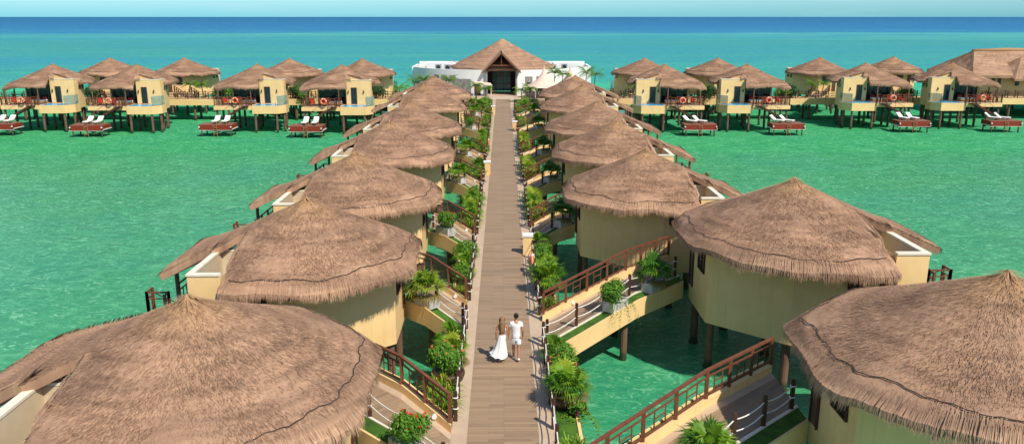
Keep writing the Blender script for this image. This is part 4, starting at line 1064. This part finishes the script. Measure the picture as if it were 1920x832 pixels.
m = MB(); m.box(-1.5, 1.5, 7.1, 7.15, 2.2, 5.6); m.build('glazed_door', 'teal_glass', root)
m = MB()
for x in (-1.5, -.9, -.3, .3, .9, 1.5): m.box(x-.03, x+.03, 7.0, 7.09, 2.1, 5.6)
for z in (3.4, 4.6): m.box(-1.5, 1.5, 7.02, 7.08, z-.03, z+.03)
m.build('door_frame', 'dark_wood', root)
m = MB(); m.box(-2.2, 2.2, -.4, 7, 2.11, 2.13); m.build('hall_floor', 'tile_border', root)
m = MB(); m.cyl((0, 2, 6.7), (0, 2, 8.4), .02, .02, 5)
rr_ = random.Random(3)
for k in range(60):
    a = rr_.uniform(0, 6.28); r = rr_.uniform(0, .5); z = rr_.uniform(4.6, 6.7); m.cyl((r*math.cos(a), 2+r*math.sin(a), z), (r*math.cos(a)*1.05, 2+r*math.sin(a)*1.05, z-.35), .03, .012, 5)
m.build('hanging_lamp', 'rail_wood', root)
# windows set in grey stone panels on the curved wall
def wall_panel(a, w_, z0, z1, mat, name, win=None):
    x, y = drum_pt(a, CR+.03); q = MB(); q.box(-w_/2, w_/2, -.06, .06, z0, z1); o = q.build(name, mat, root); o.location = (x, y, 0); o.rotation_euler = (0, 0, a)
    if win:
        q = MB(); q.box(-win[0]/2, win[0]/2, -.075, -.063, win[1], win[2]); q.build('window', 'dark_glass', o)
for s_, w_ in ((.27, 1.15), (.385, 1.15)): wall_panel(s_, w_, 2.7, 5.0, 'grey_stone', 'stone_panel', (.75, 2.9, 4.1))
wall_panel(-.395, 3.0, 2.11, 4.6, 'grey_stone', 'stone_panel')
for s_ in (-.60, -.70, -.50): wall_panel(s_, 1.1, 4.1, 5.1, 'grey_stone', 'stone_panel')
wall_panel(-.235, .95, 2.11, 4.2, 'wood_door', 'side_door')
m = MB(); m.prism([(-4.6, -.6), (-1.7, -1.2), (-1.4, -2.0), (-4.4, -1.5)], [4.35, 4.05, 3.75, 3.95], [4.45, 4.15, 3.85, 4.05]); m.build('awning', 'tent_cloth', root)
for x in (-4.3, -1.6): q = MB(); q.cyl((x, -1.6, 2.1), (x, -1.6, 3.9), .05, .05, 8); q.build('awning_post', 'white_paint', root)
# roof plant
for k, (x, y, kind, lab) in enumerate(((-10.6, 10.5, 'u', 'grey roof unit on the left wing of the club house, outer one'), (-9.0, 9.6, 'u', 'grey roof unit on the left wing of the club house, middle one'), (-7.7, 8.6, 't', 'round white tank on the left wing of the club house'), (-5.6, 4.0, 'u', 'small unit left of the entrance gable'),
                                  (8.6, 9.5, 'u', 'grey roof unit on the right wing of the club house, inner one'), (10.6, 11.5, 'u', 'grey roof unit on the right wing of the club house, outer one'), (4.9, 3.6, 'u', 'small unit right of the entrance gable'))):
    if kind == 'u':
        r_ = empty('air_conditioner', (LX+x, LY+y, 5.25)); tag(r_, lab, 'air conditioner', 'roof units on the club house')
        q = MB(); q.box(-.5, .5, -.3, .3, .1, 1.05); q.build('housing', 'metal', r_, bevel=.02); q = MB(); q.cyl((0, -.305, .6), (0, -.32, .6), .34, .34, 16); q.build('fan', 'dark_glass', r_)
    else:
        r_ = empty('water_tank', (LX+x, LY+y, 5.25)); tag(r_, lab, 'tank'); q = MB(); q.lathe([(0, 0), (.6, 0), (.62, .9), (.5, 1.25), (.2, 1.45), (.0, 1.45)], 18); q.build('vessel', 'white_paint', r_, True); q = MB(); q.cyl((0, 0, 1.45), (0, 0, 1.58), .15, .15, 10); q.build('lid', 'metal', r_)
# peaked tents and tables on the terrace right of the entrance
def tent(x, y, r, h, lab):
    r_ = empty('peaked_tent', (x, y, DK)); tag(r_, lab, 'tent', 'peaked fabric tents'); q = MB()
    prof = [(r, 1.6)] + [(r*(1-k/9)**1.9+.04, 1.65+(h-1.65)*(k/9)**1.25) for k in range(1, 10)]
    q.lathe(prof, 24, (0, 0), lambda a, k: 1+(.06*math.cos(6*a) if k < 3 else 0)); q.build('canopy', 'tent_cloth', r_, True)
    for k in range(6): a = k*PI/3; q = MB(); q.cyl((r*.95*math.cos(a), r*.95*math.sin(a), 0), (r*.95*math.cos(a), r*.95*math.sin(a), 1.65), .04, .04, 6); q.build('pole', 'white_paint', r_)
tent(6.2, 123.2, 2.9, 4.9, 'pinkish peaked tent right of the club house entrance'); tent(10.4, 126.2, 2.2, 4.7, 'pinkish peaked tent tip behind the palms on the right')
def make_wchair():
    r_ = empty('wooden_chair'); q = MB()
    for x in (-.22, .22):
        for y in (-.22, .22): q.box(x-.025, x+.025, y-.025, y+.025, 0, .95 if y > 0 else .45)
    q.box(-.25, .25, .2, .25, .55, .95); q.build('frame', 'wicker', r_); q = MB(); q.box(-.26, .26, -.26, .24, .42, .50); q.build('seat', 'tent_cloth', r_); return r_
def make_wtable():
    r_ = empty('dining_table'); q = MB(); q.box(-.45, .45, -.45, .45, .72, .77); q.build('tabletop', 'wicker', r_)
    for x in (-.38, .38):
        for y in (-.38, .38): q = MB(); q.box(x-.03, x+.03, y-.03, y+.03, 0, .72); q.build('leg', 'wicker', r_)
    return r_
for k, (x, y) in enumerate(((3.3, 123.0), (4.9, 122.6), (4.1, 124.4))):
    wn = ['front left', 'front right', 'rear'][k]
    inst('wtable', make_wtable, (x, y, DK+.008), 0, 'wooden table by the club house entrance, %s one' % wn, 'table', 'tables by the club house')
    for j, (dx, dy, rz) in enumerate(((-.7, 0, PI/2), (.7, 0, -PI/2))): inst('wchair', make_wchair, (x+dx, y+dy, DK+.008), rz, 'wooden chair %s of the %s table by the club house' % (('left', 'right')[j], wn), 'chair', 'chairs by the club house')
inst('wchair', make_wchair, (-1.5, 128.6, DK+.035), 1, 'lone wooden chair inside the club house entrance', 'chair', 'chairs by the club house')
for k, (x, y, h, L, lab) in enumerate(((-2.5, 116.2, 1.9, 1.5, 'small palm left of the boardwalk end, inner one'), (-3.9, 117.2, 2.4, 1.4, 'small palm left of the boardwalk end, outer one'), (2.7, 115.8, 1.8, 1.5, 'small palm right of the boardwalk end, inner one'), (3.9, 116.6, 2.0, 1.5, 'small palm right of the boardwalk end, outer one'),
        (7.9, 125.0, 3.6, 1.9, 'palm beside the pink tent, left one'), (9.2, 125.4, 3.4, 1.9, 'palm beside the pink tent, right one'), (13.0, 127, 3.5, 2.0, 'palm at the right wing of the club house, inner one'), (14.4, 128, 3.2, 2.0, 'palm at the right wing of the club house, outer one'),
        (-8.4, 123.0, 2.6, 1.9, 'palm before the grey stone wall of the club house'), (-12.4, 124, 2.6, 2.1, 'palm at the left wing of the club house, inner one'), (-13.8, 124.5, 2.2, 2.1, 'palm at the left wing of the club house, middle one'), (-15.6, 122, 1.6, 2.1, 'palm at the left wing of the club house, outer one'))):
    inst('pt%.1f' % h, make_palm_tree(60+k, h, L, 17), (x, y, DK), k*1.3, lab, 'palm tree', 'palms around the club house')
for k, (kd, x, y) in enumerate((('green', -2.4, 110.8), ('palm', -2.9, 108.3), ('green', 3.0, 110.6), ('palm', 2.7, 107.9), ('dark', 4.2, 109.2), ('palm_y', -4.2, 109.6))):
    q = MB(); inst_lab = '%s near the boardwalk end, %s' % (LOOK[kd], ['left front', 'left edge', 'right front', 'right edge', 'right outer', 'left outer'][k])
    plant(kd, (x, y, DK-.1), inst_lab, 'plants at the boardwalk end', None, 1.7)
m = MB(); m.box(-5.5, -1.6, 106.6, 111.7, 1.4, DK-.01); m.box(1.6, 5.5, 106.6, 111.7, 1.4, DK-.01); m.box(-5.5, -1.6, 115.2, 120.1, 1.4, DK-.01); m.box(1.6, 5.5, 115.2, 120.1, 1.4, DK-.01); struct(m.build('planting_bed', 'turf'))
# ------------------------------------------------------------------ long-roofed building at the far right
bx = (1850-943)/1500*115; root = empty('long_thatched_building', (bx, 117, 0)); tag(root, 'long building with a ridged thatched roof cut by the right edge', 'building')
q = MB(); q.prism([(0, 0), (5.5, -1.2), (22, -1.2), (22, 9), (0, 9)], 1.9, 6.2); q.build('wall', 'cream_wall', root)
def slope_roof(name, P, seed):
    """thatched hip roof through ridge and eave corner points, with straw"""
    rn = random.Random(seed); g = MB()
    for quad in P:
        quad = [Vector(p) for p in quad]; nn = (quad[1]-quad[0]).cross(quad[2]-quad[0]).normalized()
        if nn.z < 0: nn = -nn
        A, B, C, D = quad if len(quad) == 4 else (quad[0], quad[0], quad[1], quad[2])
        NN = 10
        vs = [A.lerp(B, i/NN).lerp(D.lerp(C, i/NN), j/NN)+nn*rn.uniform(-.05, .05) for j in range(NN+1) for i in range(NN+1)]
        g.add(vs, [(j*(NN+1)+i, j*(NN+1)+i+1, (j+1)*(NN+1)+i+1, (j+1)*(NN+1)+i) for j in range(NN) for i in range(NN)], [rn.uniform(.3, .7) for _ in vs])
        lo = [v-Vector((0, 0, .35)) for v in (D, C)]; g.add([D, C, lo[1], lo[0]], [(0, 1, 2, 3)], .35)
        for _ in range(2500):
            u, v = rn.random(), rn.random(); p = A.lerp(B, u).lerp(D.lerp(C, u), v); dn = (D.lerp(C, u)-A.lerp(B, u)).normalized(); t_ = dn.cross(nn); ln = rn.uniform(.3, .7)
            g.add([p-t_*.02, p+t_*.02, p+dn*ln+nn*.06+t_*rn.uniform(-.08, .08)], [(0, 1, 2)], rn.betavariate(1.6, 1.6))
    return g.build(name, 'thatch_ridge', root, True, fix=False, rnd=True)
slope_roof('thatched_roof', [[(1.2, 5, 9.1), (24, 5, 9.1), (24, -2.2, 5.7), (-2.4, -1.8, 5.9)], [(24, 5, 9.1), (1.2, 5, 9.1), (-2.4, 11, 6.0), (24, 11, 6.0)], [(1.2, 5, 9.1), (-2.4, -1.8, 5.9), (-2.4, 11, 6.0)]], 5)
slope_roof('porch_roof', [[(6.2, 1.4, 8.3), (24, 1.4, 8.3), (24, -3.0, 5.3), (3.2, -2.6, 5.5)], [(6.2, 1.4, 8.3), (3.2, -2.6, 5.5), (2.6, 2.0, 6.6)]], 6)
q = MB(); q.tube([(1.0, 5, 9.05), (6, 5, 9.22), (12, 5, 9.14), (18, 5, 9.24), (24, 5, 9.15)], .28, 8); q.build('ridge_cap', 'wicker', root, True)
for x, w_ in ((1.5, .35), (2.3, .35), (4.6, .5)):
    y = -1.2*x/5.5 if x < 5.5 else -1.2
    q = MB(); q.box(x-w_/2, x+w_/2, y-.14, y+.05, 4.4, 5.5); q.build('window', 'dark_glass', root)
for k in range(7):
    for y in (-.6, 4, 8): q = MB(); q.cyl((.6+k*3.2, y, -1.5), (.6+k*3.2, y, 1.93), .2, .2, 8); q.build('support_pile', 'pile', root)
c = W(1720, 152, 4.4); root = empty('flat_canopy', (c.x, c.y, 0)); tag(root, 'flat white canopy between the two rightmost bungalows', 'canopy')
q = MB(); q.box(-2.4, 2.4, -1.2, 1.2, 4.3, 4.55); q.build('roof', 'white_paint', root)
for x in (-2.2, 2.2):
    for y in (-1, 1): q = MB(); q.cyl((x, y, 1.5), (x, y, 4.3), .06, .06, 6); q.build('pole', 'white_paint', root)
# ------------------------------------------------------------------ people
def skin(name, pts, edges, mat, parent, rootv=0, sub=1):
    me = bpy.data.meshes.new(name); keys = list(pts); me.from_pydata([pts[k][0] for k in keys], [(keys.index(a), keys.index(b)) for a, b in edges], [])
    o = bpy.data.objects.new(name+'_tmp', me); col.objects.link(o); md = o.modifiers.new('s', 'SKIN'); md.use_smooth_shade = True
    for i, k in enumerate(keys):
        r = pts[k][1]; sv = me.skin_vertices[0].data[i]; sv.radius = r if isinstance(r, tuple) else (r, r); sv.use_root = (i == rootv)
    o.modifiers.new('u', 'SUBSURF').levels = sub; o.modifiers['u'].render_levels = sub
    dg = bpy.context.evaluated_depsgraph_get(); nm = bpy.data.meshes.new_from_object(o.evaluated_get(dg)); bpy.data.objects.remove(o)
    nm.materials.clear(); nm.materials.append(MATS[mat]); nm.polygons.foreach_set('use_smooth', [True]*len(nm.polygons))
    ob = bpy.data.objects.new(name, nm); col.objects.link(ob); ob.parent = parent; return ob
def hand(P, E, key, wrist, dirv, side):
    d = Vector(dirv).normalized(); w0 = Vector(wrist); f = Vector((0, 1, 0)); P[key+'palm'] = (tuple(w0+d*.055), (.016, .034)); E.append((key, key+'palm'))
    for k, (o_, L) in enumerate(((.028, .062), (.010, .072), (-.009, .067), (-.027, .052))):
        a = w0+d*.085+f*o_; b = a+d*L*.55+Vector((-side*.006, 0, 0)); c_ = b+d*L*.45+Vector((-side*.018, .004, 0))
        P[key+'f%da' % k] = (tuple(a), .0095); P[key+'f%db' % k] = (tuple(b), .0085); P[key+'f%dc' % k] = (tuple(c_), .0070)
        E += [(key+'palm', key+'f%da' % k), (key+'f%da' % k, key+'f%db' % k), (key+'f%db' % k, key+'f%dc' % k)]
    a = w0+d*.045+f*.040; b = a+d*.035+f*.022; P[key+'ta'] = (tuple(a), .011); P[key+'tb'] = (tuple(b), .009); E += [(key+'palm', key+'ta'), (key+'ta', key+'tb')]
def face(m, hz, s=1.0, hy=.0):
    pass
def person(loc, kind, label):
    root = empty('person', loc, 0); tag(root, label, 'person', 'couple walking hand in hand')
    mn = kind == 'man'; P = {}; E = []
    sh = .185 if mn else .155; hp = .09 if mn else .095; k = 1.0 if mn else .93
    def Z(z): return z*k
    P['pel'] = ((0, 0, Z(.95)), (.15 if mn else .15, .11)); P['wst'] = ((0, .01, Z(1.10)), (.135 if mn else .108, .095 if mn else .08)); P['chs'] = ((0, .0, Z(1.30)), (.165 if mn else .135, .11 if mn else .092)); P['ubk'] = ((0, 0, Z(1.42)), (.13 if mn else .105, .085 if mn else .07))
    P['nck'] = ((0, .01, Z(1.51)), .055 if mn else .045); P['nk2'] = ((0, .02, Z(1.57)), .052 if mn else .043)
    P['hd1'] = ((0, .035, Z(1.63)), (.066, .078)); P['hd2'] = ((0, .03, Z(1.70)), (.076, .092)); P['hd3'] = ((0, .02, Z(1.755)), (.060, .070))
    P['nose'] = ((0, .125, Z(1.66)), .012); P['chin'] = ((0, .09, Z(1.595)), .022)
    for nm_, s_ in (('l', -1), ('r', 1)): P['ear'+nm_] = ((s_*.082, .03, Z(1.665)), (.010, .022)); E.append(('hd2', 'ear'+nm_))
    E += [('pel', 'wst'), ('wst', 'chs'), ('chs', 'ubk'), ('ubk', 'nck'), ('nck', 'nk2'), ('nk2', 'hd1'), ('hd1', 'hd2'), ('hd2', 'hd3'), ('hd1', 'chin'), ('hd2', 'nose')]
    hold = 1 if not mn else -1
    for nm_, s_ in (('l', -1), ('r', 1)):
        P['sh'+nm_] = ((s_*sh, 0, Z(1.43)), .058 if mn else .044)
        if s_ == hold: el = (s_*(sh+.055), .0, Z(1.16)); wr = (s_*(sh+.075), .07, Z(.93))
        else: el = (s_*(sh+.05), -.03, Z(1.16)); wr = (s_*(sh+.055), .06, Z(.92))
        P['el'+nm_] = (el, .043 if mn else .033); P['fa'+nm_] = (tuple(Vector(el).lerp(Vector(wr), .3)), .042 if mn else .032); P['wr'+nm_] = (wr, (.024, .028) if mn else (.019, .023))
        E += [('ubk', 'sh'+nm_), ('sh'+nm_, 'el'+nm_), ('el'+nm_, 'fa'+nm_), ('fa'+nm_, 'wr'+nm_)]
        hand(P, E, 'wr'+nm_, wr, (Vector(wr)-Vector(el)), s_)
        st = (.16 if (s_ < 0) == mn else -.17)
        kn = (s_*.095, st*.55+.05, Z(.50)); an = (s_*.085, st, Z(.10) + (0 if st > 0 else .06))
        P['hp'+nm_] = ((s_*hp, 0, Z(.88)), .092 if mn else .088); P['kn'+nm_] = (kn, .060 if mn else .052); P['cf'+nm_] = (tuple(Vector(kn).lerp(Vector(an), .35)+Vector((0, -.015, 0))), .056 if mn else .047); P['an'+nm_] = (an, .038 if mn else .032)
        toe = (an[0]+s_*.015, an[1]+.15, .035 if st > 0 else .03); P['toe'+nm_] = (toe, (.040, .022)); P['hl'+nm_] = ((an[0], an[1]-.03, .04+(0 if st > 0 else .09)), .034)
        E += [('pel', 'hp'+nm_), ('hp'+nm_, 'kn'+nm_), ('kn'+nm_, 'cf'+nm_), ('cf'+nm_, 'an'+nm_), ('an'+nm_, 'toe'+nm_), ('an'+nm_, 'hl'+nm_)]
        q = MB(); a = Vector((an[0], an[1]-.06, .045+(0 if st > 0 else .09))); b = Vector((toe[0], toe[1]+.03, .03)); q.tube([a, a.lerp(b, .3)+Vector((0, 0, .012)), a.lerp(b, .65), b], [.040, .047, .050, .034] if mn else [.034, .038, .042, .028], 10); q.build('shoe', 'linen' if mn else 'wicker', root, True)
    skin('body', P, E, 'skin', root)
    for s_ in (-1, 1): q = MB(); q.lathe([(0, -.009), (.009, 0), (0, .009)], 8, (0, 0)); o = q.build('eye', 'dark_glass', root); o.location = (s_*.032, .112, Z(1.685))
    q = MB(); q.box(-.022, .022, .108, .118, Z(1.622), Z(1.628)); q.build('mouth', 'petal_red', root)
    rn = random.Random(4 if mn else 5); q = MB()
    if mn:
        for kx in range(2600):
            d = Vector((rn.gauss(0, 1), rn.gauss(0, 1), rn.gauss(0, 1))).normalized()
            if d.z < -.55 or (d.y > .45 and d.z < .45): continue
            c = Vector((d.x*.082, .02+d.y*.102, Z(1.70)+d.z*.088)); t_ = (d.cross(Vector((rn.random(), rn.random(), 1)))).normalized(); q.add([c-t_*.006, c+t_*.006, c+d*.010+Vector((0, -.012, -.018))], [(0, 1, 2)], .5)
        q.lathe([(0, Z(1.655)), (.074, Z(1.665)), (.083, Z(1.71)), (.070, Z(1.765)), (.038, Z(1.788)), (0, Z(1.793))], 16, (0, .005)); q.build('hair', 'hair_dark', root, True, fix=False)
    else:
        q.lathe([(0, Z(1.64)), (.078, Z(1.66)), (.088, Z(1.71)), (.074, Z(1.77)), (.04, Z(1.795)), (0, Z(1.80))], 16, (0, .003))
        for kx in range(900):
            a = rn.uniform(PI*.88, PI*2.12); x0, y0 = .085*math.cos(a), .01+.092*math.sin(a); p = Vector((x0, y0, Z(1.74)-rn.uniform(0, .03))); ln = rn.uniform(.24, .46); w_ = Vector((math.sin(a), -math.cos(a), 0))*.008; pts = []
            for j in range(6):
                u = j/5; off = .020*math.sin(u*9+a*3+rn.random()*.4); pts.append(Vector((x0*(1+.18*u)+off, y0-.045*math.sin(u*2)-.02*u, p.z-ln*u)))
            vs = []
            for pt in pts: vs += [pt-w_, pt+w_]
            q.add(vs, [(2*j, 2*j+1, 2*j+3, 2*j+2) for j in range(5)], .5)
        q.build('hair', 'hair_blond', root, True, fix=False)
    if mn:
        S = {'a0': ((0, 0, Z(.82)), (.178, .132)), 'a': ((0, 0, Z(.92)), (.176, .130)), 'b': ((0, .01, Z(1.10)), (.165, .122)), 'c': ((0, 0, Z(1.30)), (.188, .130)), 'd': ((0, -.004, Z(1.43)), (.160, .112)), 'e': ((0, .0, Z(1.515)), (.085, .078))}
        EE = [('a0', 'a'), ('a', 'b'), ('b', 'c'), ('c', 'd'), ('d', 'e')]
        for nm_, s_ in (('l', -1), ('r', 1)): S['s'+nm_] = ((s_*.185, 0, Z(1.42)), .064); S['t'+nm_] = ((s_*.215, -.012, Z(1.26)), .062); EE += [('d', 's'+nm_), ('s'+nm_, 't'+nm_)]
        skin('shirt', S, EE, 'linen', root)
        S = {'a': ((0, 0, Z(.97)), (.165, .125)), 'b': ((0, 0, Z(.88)), (.17, .125))}; EE = [('a', 'b')]
        for nm_, s_ in (('l', -1), ('r', 1)):
            kn = Vector(P['kn'+nm_][0]); h = Vector(P['hp'+nm_][0]); S['h'+nm_] = (tuple(h+Vector((0, 0, -.06))), .112); S['k'+nm_] = (tuple(h.lerp(kn, .78)), .104); EE += [('b', 'h'+nm_), ('h'+nm_, 'k'+nm_)]
        skin('shorts', S, EE, 'linen', root)
    else:
        q = MB(); q.lathe([(.118, Z(1.215)), (.142, Z(1.25)), (.146, Z(1.32)), (.128, Z(1.38)), (.12, Z(1.39))], 20, (0, 0)); q.v = [(x, y*.76, z) for x, y, z in q.v]; 
        for s_ in (-1, 1): q.tube([(s_*.07, -.085, Z(1.37)), (s_*.06, -.05, Z(1.46)), (s_*.05, .0, Z(1.50))], .012, 5)
        q.build('crop_top', 'linen', root, True)
        q = MB(); n_ = 48; prof = [(.115, 1.09), (.138, 1.0), (.150, .88), (.175, .70), (.215, .50), (.265, .33), (.30, .25)]
        vs = []; fs = []
        for j, (r_, z) in enumerate(prof):
            u = j/(len(prof)-1)
            for i in range(n_):
                a = 2*PI*i/n_; rr = r_*(1+u*(.10*math.sin(7*a+1)+.06*math.sin(13*a)+.04*math.sin(23*a))); lean = -.14*u*u
                vs.append((rr*math.cos(a)+lean, rr*math.sin(a)*.82-.03*u, Z(z)+u*(.03*math.sin(7*a)+(.07*u*math.cos(a-2.6)))))
                if j: fs.append(((j-1)*n_+i, (j-1)*n_+(i+1) % n_, j*n_+(i+1) % n_, j*n_+i))
        q.add(vs, fs); q.build('skirt', 'linen', root, True)
    return root
pw = W(941.5, 677, DK); pmn = W(966, 676, DK)
person((pw.x, pw.y+.05, DK), 'woman', 'woman with long wavy hair in white crop top and long flowing skirt')
person((pmn.x+.03, pmn.y+.05, DK), 'man', 'dark-haired man in white shirt, white shorts and white shoes')
